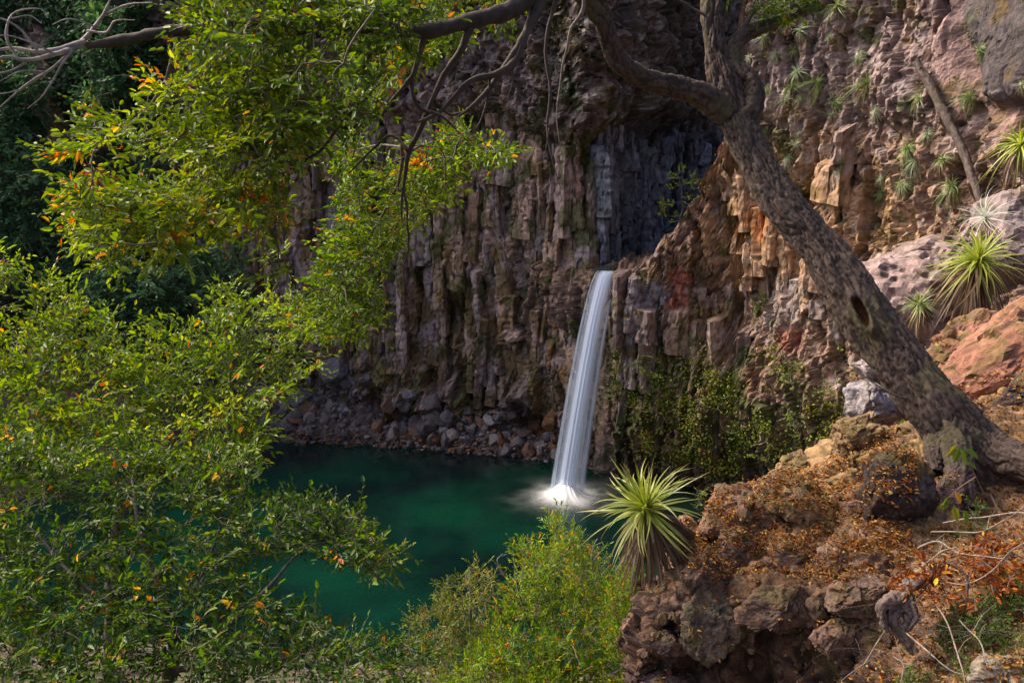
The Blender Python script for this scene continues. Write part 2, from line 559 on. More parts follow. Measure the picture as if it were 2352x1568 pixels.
def column(wall, s0, w, z0, z1, prot, seed, colour, wetness=0.0, lump=1.0, back=0.7):
    """one jointed pillar standing out of a wall (path, lengths, tangents, normals)"""
    path, S, T, Nw = wall
    rr = rs(seed)
    n_e = 5
    u = np.linspace(-1, 1, n_e * 5 + 1)
    key = np.linspace(-1, 1, n_e + 1)
    ex = np.array([-.5, -.47, -.2, .18, .46, .5]) * w * (1 + 0.1 * rr.normal(size=6))
    ey = np.array([-.5, .55, .95, 1.0, .6, -.5]) * prot * (1 + 0.2 * rr.normal(size=6))
    ey[0] = ey[-1] = -back
    x = np.interp(u, key, ex)
    y = np.interp(u, key, ey)
    nz = max(6, int((z1 - z0) / 0.16))
    zz = np.linspace(z0, z1, nz)
    base = np.stack([np.interp(s0, S, path[:, c]) for c in (0, 1)])
    t2 = unit(np.stack([np.interp(s0, S, T[:, c]) for c in (0, 1)]))
    n2 = unit(np.stack([np.interp(s0, S, Nw[:, c]) for c in (0, 1)]))
    tap = 1 - 0.15 * rr.random() * ((zz - z0) / (z1 - z0))
    big = 0.9 * fbm(np.array([[base[0], base[1], (z0 + z1) / 2]]) * 0.16, 3, 5)[0]
    tilt = 0.05 * rr.normal()
    XY = base + t2 * (x[None, :, None] * tap[:, None, None] + (0.06 * rr.normal() * (zz - z0))[:, None, None]) + n2 * ((y[None, :] * tap[:, None]) + big - 0.05 + tilt * (zz - z0)[:, None])[..., None]
    G = np.dstack([XY, np.repeat(zz[:, None], len(u), 1) + 0.12 * rr.normal() * x[None, :]])
    # closed above and below: the last rows slope back into the wall
    top = G[-1].copy(); top[:, :2] = base + t2 * (x * 0.7)[:, None] + n2 * (-back + big); top[:, 2] += 0.15 + 0.3 * rr.random()
    bot = G[0].copy(); bot[:, :2] = base + t2 * (x * 0.6)[:, None] + n2 * (-back + big); bot[:, 2] -= 0.1 * rr.random() - 0.15
    G = np.concatenate([bot[None], G, top[None]], 0)
    g = G.reshape(-1, 3)
    nr = np.zeros_like(g)
    yy = np.tile(np.gradient(y), nz + 2); xx = np.tile(np.gradient(x), nz + 2)
    nn = unit(np.stack([-yy, xx], -1))
    nr[:, :2] = nn[:, :1] * t2 + nn[:, 1:] * n2
    ft, rt, ct = facets(g * [2.0, 2.0, 0.9] + seed % 13, 6, 0.8)
    dsp = lump * (0.13 * ft * w + 0.045 * fbm(g * 2.5, 3, 8) + 0.07 * fbm(g * 0.8, 2, 18))
    zj = z0
    while zj < z1:                                       # cross joints
        zj += rr.uniform(0.4, 1.6)
        dsp -= 0.09 * np.exp(-((g[:, 2] - zj - rr.normal() * 0.15 * np.tile(u, nz + 2)) / 0.07) ** 2)
    g = g + nr * dsp[:, None]
    Cc = colour(g, np.tile(u, nz + 2), ft, ct, rr, base)
    return g, grid_faces(nz + 2, len(u)), np.c_[Cc, np.full(len(g), wetness) + 0.4 * sstep(g[:, 2], 4, 1)]


def paint_back(g, u, ft, ct, rr, base):
    c0 = np.array([MAUVE, MAUVE, GREYP, (.35, .25, .185), (.32, .20, .14), (.22, .19, .20)][rr.integers(6)]) * rr.uniform(0.75, 1.25)
    c0 = c0 + (PINK - c0) * rr.choice([0, .15, .3, .6], p=[.35, .3, .2, .15]) * (0.3 + 0.7 * sstep(base[0], -10, -3))
    Cc = np.tile(c0, (len(g), 1))
    Cc = mixc(Cc, PINK, 0.45 * sstep(-u, 0.15, 0.5) * rr.random() * sstep(base[0], -12, -5))  # left flank lighter: light from the left put into the column's colour
    Cc = mixc(Cc, DARK, 0.6 * (1 - ct) + 0.35 * sstep(-ft, 0.2, 0.6))
    Cc = mixc(Cc, OCHRE * 0.7, 0.8 * sstep(fbm(g * [0.9, 0.9, 0.5], 4, 51) + 0.35 * sstep(g[:, 2], 14, 5), 0.18, 0.55))
    Cc = mixc(Cc, MOSS * 0.8, 0.8 * sstep(fbm(g * [0.8, 0.8, 0.55], 4, 61), 0.2, 0.55))
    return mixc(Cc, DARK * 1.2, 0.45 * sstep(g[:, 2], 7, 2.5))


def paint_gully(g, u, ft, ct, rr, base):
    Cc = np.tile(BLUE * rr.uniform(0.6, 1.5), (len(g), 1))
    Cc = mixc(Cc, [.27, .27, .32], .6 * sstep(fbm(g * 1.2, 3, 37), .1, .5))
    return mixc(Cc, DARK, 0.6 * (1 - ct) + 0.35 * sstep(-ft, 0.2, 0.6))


def paint_right(g, u, ft, ct, rr, base):
    c0 = np.array([0.29, 0.20, 0.165]) * rr.uniform(.75, 1.2)
    Cc = np.tile(c0 + (np.array([.30, .25, .27]) - c0) * sstep(base[0], 8.5, 6.0) * rr.random() ** .5, (len(g), 1))
    Cc = stain(g, Cc)
    Cc = mixc(Cc, PALE, .5 * (rr.random() < .18) * sstep(fbm(g * 1.5, 2, 39), -.1, .3))
    Cc = mixc(Cc, DARK, 0.6 * (1 - ct) + 0.3 * sstep(-ft, 0.2, 0.6))
    Cc = mixc(Cc, OCHRE * .7, .8 * sstep(fbm(g * .8, 4, 81) + .4 * fbm(g * 2.6, 2, 83), .3, .7))
    return mixc(Cc, MOSS, .85 * sstep(fbm(g * 0.8, 4, 91) + 0.6 * sstep(g[:, 2], 9, 4) + .3 * fbm(g * 3, 2, 93), 0.45, 0.85))


WALL1 = (path1, S1, T1, N1)
WALL2 = (path2, S2, T2, N2)
ci = 0
while s < send:
    gullyc = s > SC + 0.1
    w = r_.uniform(0.45, 1.35) if gullyc else r_.choice([r_.uniform(0.4, 0.75), r_.uniform(0.75, 1.5)])
    xb = np.interp(s, S1, path1[:, 0])
    ztp = 19.3 - 1.6 * sstep(np.array(xb), -2, 4) + r_.normal() * 0.5 + (1.6 if gullyc else 0)
    z = (11.5 if gullyc else 2.2 + 2.6 * r_.random() + 1.3 * (xb < -9))
    prot0 = r_.uniform(0.1, 0.8) if gullyc else r_.uniform(0.1, 0.38)
    while z < ztp - 0.5:
        h = min(r_.uniform(1.2, 4.5) if gullyc else r_.uniform(2.0, 7.5), ztp - z)
        if h < 0.9:
            break
        prot = np.clip(prot0 + r_.normal() * (0.3 if gullyc else 0.22), 0.12, 1.2)
        if r_.random() > 0.06:
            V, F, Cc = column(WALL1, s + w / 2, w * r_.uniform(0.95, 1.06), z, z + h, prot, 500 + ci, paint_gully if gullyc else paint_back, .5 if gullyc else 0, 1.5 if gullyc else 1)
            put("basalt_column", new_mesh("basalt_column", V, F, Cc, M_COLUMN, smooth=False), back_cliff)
            BVH.append(bvh_of(V, F))
        ci += 1
        z += h - 0.1
    s += w * 0.9
# angular pillars and blocks of the right wall, next to the fall
s = s2x(5.75)
while s < s2x(14.6):
    w = r_.choice([r_.uniform(0.35, 0.7), r_.uniform(0.6, 1.2)])
    xb = np.interp(s, S2, path2[:, 0])
    ztp = min(float(np.interp(s, S2, ztop)) - 0.15, 17.0 + r_.normal())
    z = 3.0 + 3.0 * r_.random()
    prot0 = r_.uniform(0.25, 0.6)
    while z < ztp - 0.4:
        h = min(r_.uniform(0.9, 4.2), ztp - z)
        if h < 0.5:
            break
        if r_.random() > 0.2:
            V, F, Cc = column(WALL2, s + w / 2, w * r_.uniform(0.95, 1.1), z, z + h, np.clip(prot0 + r_.normal() * 0.25, 0.1, 1.0), 2500 + ci, paint_right, 0, 1.2)
            put("rock_pillar", new_mesh("rock_pillar", V, F, Cc, M_COLUMN, smooth=False), right_cliff)
            BVH.append(bvh_of(V, F))
        ci += 1
        z += h - 0.08
    s += w * 0.88
BVH += [B1, B2]

# ------------------------------------------------------------------ pool: bed, water, stream above the lip
n = 220
gx, gy = np.meshgrid(np.linspace(-45, 40, n), np.linspace(25, 64, n), indexing='ij')
p = np.c_[gx.ravel(), gy.ravel(), np.zeros(n * n)]


def wall_dist(x, y):                                       # metres in front of the back wall's foot
    yb = np.interp(x, [-45, -16, -5, 3, 6, 10, 12.6, 14.3, 15], [60, 57, 54.5, 51, 47.5, 45.8, 42, 38, 34])
    return yb - y


wd = wall_dist(p[:, 0], p[:, 1])
shore_near = 29.5 + 1.5 * perlin(np.c_[p[:, 0] * 0.2, p[:, 0] * 0, p[:, 0] * 0], 4)
zb = -0.2 - 3.4 * sstep(wd, 1.0, 9.0) + 0.25 * fbm(p * 0.8, 3, 5)
zb += 4.2 * sstep(-p[:, 0] - 0.35 * (60 - p[:, 1]), 12, 22)
p[:, 2] = zb
fb, rb, cb = facets(p * [1.4, 1.4, 0.4], 3)
p[:, 2] += 0.35 * np.clip(fb, -.4, .8) * sstep(zb, -3.5, -0.6)
C = np.tile(np.array([0.09, 0.095, 0.07]), (n * n, 1)) * (0.75 + 0.5 * rb[:, 1:2])
C = mixc(C, [0.08, 0.16, 0.08], sstep(fbm(p * [.16, .22, 0], 3, 9), 0.0, 0.4) * sstep(zb, -1, -2.5))
C = mixc(C, [0.075, 0.055, 0.04], sstep(zb, -2.6, -0.6))
put("pool_bed", new_mesh("pool_bed", p, grid_faces(n, n), C, M_STONE), kind="structure")

# water body: closed box, absorbs red first
m, nt, b, L = node_mat("pool_water")
nt.nodes.remove(b)
N = nt.nodes.new
geo = N("ShaderNodeNewGeometry")
nz1 = N("ShaderNodeTexNoise"); nz1.inputs["Scale"].default_value = 1.1; nz1.inputs["Detail"].default_value = 3
L(geo.outputs["Position"], nz1.inputs["Vector"])
bp = N("ShaderNodeBump"); bp.inputs["Strength"].default_value = 0.12; bp.inputs["Distance"].default_value = 0.12
L(nz1.outputs[0], bp.inputs["Height"])
gl = N("ShaderNodeBsdfGlossy"); gl.inputs["Roughness"].default_value = 0.16; gl.inputs["Color"].default_value = (0.9, 0.95, 1, 1)
L(bp.outputs[0], gl.inputs["Normal"])
tr = N("ShaderNodeBsdfTransparent"); tr.inputs["Color"].default_value = (0.80, 0.97, 0.93, 1)
fr = N("ShaderNodeFresnel"); fr.inputs["IOR"].default_value = 1.33
df = N("ShaderNodeBsdfDiffuse")                              # fine silt in the water, greener in drifts
nz2 = N("ShaderNodeTexNoise"); nz2.inputs["Scale"].default_value = 0.16; nz2.inputs["Detail"].default_value = 3; L(geo.outputs["Position"], nz2.inputs["Vector"])
cr = N("ShaderNodeValToRGB"); cr.color_ramp.elements[0].position = 0.40; cr.color_ramp.elements[1].position = 0.72
cr.color_ramp.elements[0].color = (0.0006, 0.0075, 0.0105, 1); cr.color_ramp.elements[1].color = (0.001, 0.050, 0.030, 1)
L(nz2.outputs[0], cr.inputs[0]); L(cr.outputs[0], df.inputs["Color"])
tm = N("ShaderNodeMixShader"); tm.inputs[0].default_value = 0.5; L(tr.outputs[0], tm.inputs[1]); L(df.outputs[0], tm.inputs[2])
mx = N("ShaderNodeMixShader"); L(fr.outputs[0], mx.inputs[0]); L(tm.outputs[0], mx.inputs[1]); L(gl.outputs[0], mx.inputs[2])
out = nt.nodes["Material Output"]; L(mx.outputs[0], out.inputs["Surface"])
va = N("ShaderNodeVolumeAbsorption"); va.inputs["Color"].default_value = (0.0, 0.62, 0.50, 1); va.inputs["Density"].default_value = 0.22
L(va.outputs[0], out.inputs["Volume"])
M_WATER = m
xs0, xs1, ys0, ys1, zl = -46, 41, 24, 65, -9.0
V = [(xs0, ys0, zl), (xs1, ys0, zl), (xs1, ys1, zl), (xs0, ys1, zl), (xs0, ys0, 0), (xs1, ys0, 0), (xs1, ys1, 0), (xs0, ys1, 0)]
put("pool_water", new_mesh("pool_water", V, np.array([[0, 3, 2, 1], [4, 5, 6, 7], [0, 1, 5, 4], [1, 2, 6, 5], [2, 3, 7, 6], [3, 0, 4, 7]]), None, M_WATER, False), kind="structure")

# stream running out of the gully to the lip
sp = smooth_path([(13, 60.5, 12.1), (9.7, 56.0, 11.85), (7.2, 52.5, 11.6), (5.6, 50.0, 11.45), (4.9, 48.7, 11.36), (4.65, 48.2, 11.25)], 40)
wdt = np.interp(np.linspace(0, 1, 40), [0, .3, .7, .93, 1], [3.0, 2.4, 1.4, .62, .55])
side = unit(np.cross(np.gradient(sp, axis=0), [0, 0, 1.0]))
G = sp[:, None] + side[:, None] * (np.linspace(-1, 1, 9)[None, :, None] * wdt[:, None, None])
m, nt, b, L = node_mat("stream_water")
b.inputs["Base Color"].default_value = (0.035, 0.04, 0.04, 1); b.inputs["Roughness"].default_value = 0.12
put("stream", new_mesh("stream", G.reshape(-1, 3), grid_faces(40, 9), None, m), kind="structure", label="thin dark stream running to the lip of the fall", cat="stream")

# ------------------------------------------------------------------ the fall
nrow, ncol = 90, 60


def fall_sheet(width0, width1, bulge, seed, dx=0.0):
    t = np.linspace(0, 1, nrow)
    c0 = at(1398, 622, 48.2); c1 = at(1299, 1142, 44.9); c1[2] = 0.02
    c0[0] += dx; c1[0] += dx * 1.3
    zc = c0[2] * (1 - t) + 0.02 * t
    z_norm = (c0[2] - zc) / (c0[2] - 0.02)
    arc = np.sqrt(z_norm)                                   # thrown outwards, then steeper
    arc = 0.55 * arc + 0.45 * z_norm
    cx = c0[0] + (c1[0] - c0[0]) * arc
    cy = c0[1] + (c1[1] - c0[1]) * arc
    w = width0 + (width1 - width0) * z_norm ** 0.8
    a = np.linspace(-1, 1, ncol)
    lat = np.array([0.93, -0.36])
    prof = np.sqrt(np.maximum(0, 1 - a ** 2))
    nrm = np.array([-0.36, -0.93])
    st = perlin(np.c_[a * 4 + seed, a * 0, a * 0], seed) * 0.03
    G = np.zeros((nrow, ncol, 3))
    G[:, :, 0] = cx[:, None] + lat[0] * a * w[:, None] / 2 + nrm[0] * (prof * bulge * (0.4 + 0.6 * z_norm[:, None]) + st * (1 + z_norm[:, None]))
    G[:, :, 1] = cy[:, None] + lat[1] * a * w[:, None] / 2 + nrm[1] * (prof * bulge * (0.4 + 0.6 * z_norm[:, None]) + st * (1 + z_norm[:, None]))
    G[:, :, 2] = zc[:, None]
    uv = np.zeros((nrow, ncol, 3))
    uv[:, :, 0] = a[None]
    uv[:, :, 1] = z_norm[:, None]
    return G, uv.reshape(-1, 3)


m, nt, b, L = node_mat("falling_water")
N = nt.nodes.new
at_ = N("ShaderNodeAttribute"); at_.attribute_name = "Col"
se = N("ShaderNodeSeparateColor"); L(at_.outputs["Color"], se.inputs[0])
cb_ = N("ShaderNodeCombineXYZ")
mu = N("ShaderNodeMath"); mu.operation = 'MULTIPLY'; mu.inputs[1].default_value = 4.0; L(se.outputs[0], mu.inputs[0]); L(mu.outputs[0], cb_.inputs[0])
mv = N("ShaderNodeMath"); mv.operation = 'MULTIPLY'; mv.inputs[1].default_value = 1.1; L(se.outputs[1], mv.inputs[0]); L(mv.outputs[0], cb_.inputs[1])
ns = N("ShaderNodeTexNoise"); ns.inputs["Scale"].default_value = 1.6; ns.inputs["Detail"].default_value = 6; ns.inputs["Roughness"].default_value = 0.6
L(cb_.outputs[0], ns.inputs["Vector"])
ab = N("ShaderNodeMath"); ab.operation = 'ABSOLUTE'; L(se.outputs[0], ab.inputs[0])
ed = N("ShaderNodeMapRange"); ed.interpolation_type = 'SMOOTHSTEP'; ed.inputs[1].default_value = 1.0; ed.inputs[2].default_value = 0.05; L(ab.outputs[0], ed.inputs[0])
nr_ = N("ShaderNodeMapRange"); nr_.inputs[1].default_value = 0.32; nr_.inputs[2].default_value = 0.62; nr_.inputs[3].default_value = 0.42; nr_.inputs[4].default_value = 0.95; L(ns.outputs[0], nr_.inputs[0])
al = N("ShaderNodeMath"); al.operation = 'MULTIPLY'; L(ed.outputs[0], al.inputs[0]); L(nr_.outputs[0], al.inputs[1])
L(al.outputs[0], b.inputs["Alpha"])
b.inputs["Base Color"].default_value = (0.66, 0.76, 0.92, 1); b.inputs["Roughness"].default_value = 0.55
tl = N("ShaderNodeBsdfTranslucent"); tl.inputs["Color"].default_value = (0.62, 0.73, 0.92, 1)
trn = N("ShaderNodeBsdfTransparent")
m1 = N("ShaderNodeMixShader"); L(al.outputs[0], m1.inputs[0]); L(trn.outputs[0], m1.inputs[1]); L(tl.outputs[0], m1.inputs[2])
m2 = N("ShaderNodeMixShader"); m2.inputs[0].default_value = 0.4; L(b.outputs[0], m2.inputs[1]); L(m1.outputs[0], m2.inputs[2])
L(m2.outputs[0], nt.nodes["Material Output"].inputs["Surface"])
M_FALL = m
fall = thing("waterfall", (4.0, 47.0, 0.0), "white waterfall dropping from the dark gully into the green pool", "waterfall")
for w0, w1, bl, sd, dx in ((1.2, 1.45, 0.5, 3, 0), (1.0, 1.15, 0.25, 8, 0), (1.3, 2.0, -0.10, 5, 0), (0.14, 0.5, 0.12, 11, .60), (0.10, 0.4, 0.15, 14, -.54)):
    G, uv = fall_sheet(w0, w1, bl, sd, dx)
    child("water_curtain", G, grid_faces(nrow, ncol), fall, uv, M_FALL)

# foam on the pool where the fall lands: low mound in the middle, streaks running outwards
m, nt, b, L = node_mat("foam")
N = nt.nodes.new
at_ = N("ShaderNodeAttribute"); at_.attribute_name = "Col"
se = N("ShaderNodeSeparateColor"); L(at_.outputs["Color"], se.inputs[0])
L(se.outputs[0], b.inputs["Alpha"])
b.inputs["Base Color"].default_value = (0.93, 0.96, 0.98, 1); b.inputs["Roughness"].default_value = 0.6
M_FOAM = m
na, nr0 = 260, 70
ang = np.linspace(0, 2 * np.pi, na, endpoint=False)
rad = np.linspace(0.02, 1, nr0) ** 1.3 * 4.6
A_, R_ = np.meshgrid(ang, rad, indexing='ij')
c1 = at(1299, 1142, 44.9)
ck = np.c_[np.cos(A_).ravel() * 2.0, np.sin(A_).ravel() * 2.0, R_.ravel() * 0.30]
st = 0.45 + 0.7 * perlin(ck * [.8, .8, 2], 3) + 0.5 * perlin(ck * [2, 2, 4], 5) + 0.3 * perlin(ck * [4, 4, 9], 6)
lobe = 1 + 0.2 * perlin(np.c_[np.cos(A_).ravel() * 1.5, np.sin(A_).ravel() * 1.5, A_.ravel() * 0], 9)
rn = R_.ravel() / lobe
alpha = np.clip(np.exp(-(rn / 1.05) ** 2) * 1.3 + np.clip(st, 0, 1.0) * 0.34 * np.exp(-(rn / 1.8) ** 2), 0, 1) * sstep(4.4 - R_.ravel(), 0, 1.0)
zz = 0.015 + 0.75 * np.exp(-(rn / 0.75) ** 2) + 0.06 * alpha * st
V = np.c_[c1[0] + R_.ravel() * np.cos(A_).ravel(), c1[1] + R_.ravel() * np.sin(A_).ravel(), zz]
i, j = np.meshgrid(np.arange(na), np.arange(nr0 - 1), indexing='ij')
F = np.stack([i * nr0 + j, i * nr0 + j + 1, ((i + 1) % na) * nr0 + j + 1, ((i + 1) % na) * nr0 + j], -1).reshape(-1, 4)
child("foam", V, F, fall, np.c_[alpha, alpha, alpha], M_FOAM, kind="stuff", label="white foam spreading where the fall lands")

# spray hanging round the foot
m, nt, b, L = node_mat("spray")
nt.nodes.remove(b)
N = nt.nodes.new
tc = N("ShaderNodeTexCoord")
vl = N("ShaderNodeVectorMath"); vl.operation = 'LENGTH'; L(tc.outputs["Object"], vl.inputs[0])
mr = N("ShaderNodeMapRange"); mr.interpolation_type = 'SMOOTHSTEP'; mr.inputs[1].default_value = 1.0; mr.inputs[2].default_value = 0.0; mr.inputs[4].default_value = 1.2
L(vl.outputs["Value"], mr.inputs[0])
pv = N("ShaderNodeVolumePrincipled"); pv.inputs["Color"].default_value = (0.95, 0.97, 1, 1); L(mr.outputs[0], pv.inputs["Density"])
L(pv.outputs[0], nt.nodes["Material Output"].inputs["Volume"])
u, v = np.meshgrid(np.linspace(0, np.pi, 20), np.linspace(0, 2 * np.pi, 32, endpoint=False), indexing='ij')
V = np.stack([np.sin(u) * np.cos(v), np.sin(u) * np.sin(v), np.cos(u)], -1).reshape(-1, 3)
sp_ = put("spray", new_mesh("spray", V, grid_faces(20, 32, True), None, m), fall, kind="stuff", scale=(1.9, 1.9, 1.8))
sp_.location = (c1[0] - 4.0, c1[1] - 47.0, 0.35)
# ------------------------------------------------------------------ loose rocks
def ico(level):
    t = (1 + 5 ** .5) / 2
    v = unit(np.array([(-1, t, 0), (1, t, 0), (-1, -t, 0), (1, -t, 0), (0, -1, t), (0, 1, t), (0, -1, -t), (0, 1, -t), (t, 0, -1), (t, 0, 1), (-t, 0, -1), (-t, 0, 1)], float))
    f = np.array([(0, 11, 5), (0, 5, 1), (0, 1, 7), (0, 7, 10), (0, 10, 11), (1, 5, 9), (5, 11, 4), (11, 10, 2), (10, 7, 6), (7, 1, 8), (3, 9, 4), (3, 4, 2), (3, 2, 6), (3, 6, 8), (3, 8, 9), (4, 9, 5), (2, 4, 11), (6, 2, 10), (8, 6, 7), (9, 8, 1)])
    for _ in range(level):
        e = np.sort(np.vstack([f[:, [0, 1]], f[:, [1, 2]], f[:, [2, 0]]]), axis=1)
        u, inv = np.unique(e, axis=0, return_inverse=True)
        inv = inv.ravel()
        mid = unit(v[u].mean(1)) if True else 0
        n = len(f)
        a, b, c = inv[:n] + len(v), inv[n:2 * n] + len(v), inv[2 * n:] + len(v)
        v = np.vstack([v, mid])
        f = np.vstack([np.c_[f[:, 0], a, c], np.c_[a, f[:, 1], b], np.c_[c, b, f[:, 2]], np.c_[a, b, c]])
    return v, f


ICO = {k: ico(k) for k in (1, 2, 3, 4, 5)}


def rock_shape(level, seed, planes=11, dims=(1, 1, 1), rough=0.05, keep=0.62):
    """angular stone: a ball cut by planes, then roughened"""
    v, f = ICO[level]
    v = v.copy()
    r = rs(seed)
    n = unit(r.normal(size=(planes, 3)))
    for k in range(planes):
        dpl = r.uniform(keep, 0.92)
        ex = np.maximum(0, v @ n[k] - dpl)
        v = v - ex[:, None] * n[k]
    v = v * (1 + rough * fbm(v * 2.2 + seed, 3, seed % 50)[:, None])
    return v * np.asarray(dims, float), f


# ------------------------------------------------------------------ scree at the foot of the back wall
r_ = rs(21)
n1, n2 = 200, 60
xs = np.linspace(-24, 5.0, n1)
shore_y = np.interp(xs, [-24, -16.2, -10, -4.8, -1, 2.9, 5], [55.5, 55.4, 54.2, 53.3, 52.2, 50.6, 48.5]) + 0.35 * perlin(np.c_[xs * 0.8, xs * 0, xs * 0], 2)
top_z = np.interp(xs, [-24, -17, -12, -8, -4, 0, 3, 5], [4.6, 4.4, 4.2, 3.0, 2.2, 1.9, 1.2, .6])
back_y = np.interp(xs, [-24, -16, -10, -4.8, 0, 3, 5], [62.5, 59.5, 58, 56.5, 55, 53, 51])
t = np.linspace(-0.35, 1, n2)
G = np.zeros((n1, n2, 3))
G[:, :, 0] = xs[:, None]
G[:, :, 1] = shore_y[:, None] + (back_y - shore_y)[:, None] * t
G[:, :, 2] = np.where(t < 0, t * 2.2, (top_z[:, None] * t ** 1.15)) + 0.03
g = G.reshape(-1, 3)
fa, ra, ca = facets(g * 2.6, 5)
g[:, 2] += 0.30 * fa + 0.2 * fbm(g * 0.7, 3, 7)
C = np.tile(np.array([0.10, 0.085, 0.09]), (len(g), 1)) * (0.5 + ra[:, 1:2])
wet = sstep(g[:, 2], 1.0, 0.1)
C = mixc(C, [0.05, 0.03, 0.02], wet * 0.7)
Fs = grid_faces(n1, n2)
scree = put("scree_slope", new_mesh("scree_slope", g, Fs, np.c_[C, wet * .7], M_STONE, False), kind="structure", label="slope of broken dark stones between the pool and the cliff", cat="scree")
BS = bvh_of(g, Fs)
BVH.append(BS)
stone_cols = [(0.17, 0.155, 0.175), (0.13, 0.11, 0.12), (0.20, 0.17, 0.17), (0.16, 0.095, 0.07), (0.09, 0.075, 0.08), (0.23, 0.21, 0.23)]
wet_cols = [(0.10, 0.045, 0.02), (0.07, 0.05, 0.045), (0.13, 0.06, 0.025), (0.10, 0.095, 0.11)]
stone_meshes = {}
for kx, cols in (("dry", stone_cols), ("wet", wet_cols)):
    stone_meshes[kx] = []
    for q_ in range(len(cols) * 2):
        v, f = rock_shape(2, 900 + q_ + (50 if kx == "wet" else 0), 9, (1, r_.uniform(.7, 1), r_.uniform(.6, .95)), 0.05, 0.5)
        c = np.array(cols[q_ % len(cols)])
        stone_meshes[kx].append(new_mesh("stone", v, f, np.r_[c, 0.75 if kx == "wet" else 0.1], M_STONE, False))
BIG = [(690, 926, 1.15, "rounded grey boulder lowest on the left of the scree"), (765, 862, 1.35, "large grey block at the top of the scree by the cliff foot"),
       (838, 880, .75, "blocky grey boulder high in the scree beside the large block"), (610, 965, .6, "narrow upright grey boulder at the left end of the shore"),
       (940, 915, .62, "pale flat-topped boulder in the middle of the scree"), (868, 945, .7, "tilted reddish boulder in the middle of the scree"),
       (1215, 1040, .75, "shiny wet brown boulder at the water by the fall"), (1150, 960, .8, "wet pale-topped boulder under the small cave")]
for i, (px, py, rad, lab) in enumerate(BIG):
    h = hit(px, py)
    v, f = rock_shape(4, 40 + i, 12, (1, .85, .8), 0.06)
    c = np.array([.155, .15, .175]) if i not in (5, 6) else np.array([.17, .09, .065])
    c = np.tile(c, (len(v), 1)) * (0.8 + 0.3 * fbm(v * 1.5 + i, 3, i)[:, None])
    put("boulder", new_mesh("boulder", v, f, np.c_[c, np.full(len(v), .5 if i > 5 else .05)], M_STONE, False), None, lab, "boulder", "boulders on the far shore", None, h[0] + np.array([0, .2, rad * 0.15]), (r_.random() * 6, r_.random(), r_.random() * 6), rad * .8)
cnt = 0
tries = 0
while cnt < 285 and tries < 4000:
    tries += 1
    px = r_.uniform(560, 1300)
    py = r_.uniform(np.interp(px, [560, 750, 880, 1000, 1300], [900, 835, 890, 925, 980]), np.interp(px, [560, 700, 900, 1290], [1000, 1000, 1015, 1050]))
    h = hit(px, py)
    if h is None or h[0][2] < -0.3 or h[0][2] > 5.2:
        continue
    P0 = h[0]
    kx = "wet" if (P0[2] < 0.5 or px > 1120) and r_.random() < 0.75 else "dry"
    rad = 0.18 + 0.55 * r_.random() ** 2.0
    o = put("stone", stone_meshes[kx][r_.integers(len(stone_meshes[kx]))], scree, None, None, None, None, P0 + [0, 0.05, rad * 0.25], (r_.random() * 6, r_.random() * 6, r_.random() * 6), rad * np.array([1, r_.uniform(.8, 1.3), r_.uniform(.8, 1.2)]))
    cnt += 1
# small stones between, too many to pick apart, down into the shallows
bag = Bag()
gv, gf = rock_shape(1, 77, 7, (1, .9, .8), 0.05, .5)
npt = 2600
px = r_.uniform(520, 1330, npt)
uu = r_.random(npt)
for k_ in range(npt):
    x = r_.uniform(-18, 4.6)
    ti = r_.uniform(-0.33, 0.95)
    ii = int((x + 24) / 29 * (n1 - 1)); jj = int((ti + .35) / 1.35 * (n2 - 1))
    P0 = g[ii * n2 + jj]
    rad = 0.06 + 0.16 * r_.random() ** 2
    a = r_.random() * 6
    R = np.array([[math.cos(a), -math.sin(a), 0], [math.sin(a), math.cos(a), 0], [0, 0, 1]])
    V = (gv * rad * r_.uniform(.7, 1.3, 3)) @ R.T + P0 + [r_.normal() * .1, r_.normal() * .1, rad * .3]
    w_ = P0[2] < .5
    c = np.array((wet_cols if w_ and r_.random() < .7 else stone_cols)[r_.integers(4)]) * r_.uniform(.7, 1.3)
    bag.add(V, gf, np.r_[c, .7 if w_ else .1])
bag.child("gravel", scree, M_STONE, False, "stuff")

# ------------------------------------------------------------------ near hillside under the trees on the left
n1, n2 = 200, 130
gx, gy = np.meshgrid(np.linspace(-34, 13, n1), np.linspace(-4, 33, n2), indexing='ij')
gz = 13.2 - 0.50 * np.maximum(0, gy - 1.5) + 0.06 * np.maximum(0, -gx - 4) + 0.3 * np.maximum(0, gx - 6) * sstep(gy, 20, 6)
g = np.c_[gx.ravel(), gy.ravel(), gz.ravel()]
g[:, 2] += 0.7 * fbm(g * 0.3, 4, 3) + 0.15 * fbm(g * 1.6, 3, 6)
C = np.tile(np.array([0.085, 0.065, 0.045]), (len(g), 1))
C = mixc(C, [0.05, 0.06, 0.02], sstep(fbm(g * 0.7, 3, 12), 0, .4))
C = mixc(C, [0.22, 0.2, 0.18], .7 * sstep(fbm(g * 1.1, 3, 15), .2, .5))
Fh = grid_faces(n1, n2)
put("hillside", new_mesh("hillside", g, Fh, C, M_NEAR), kind="structure")
BH = bvh_of(g, Fh)

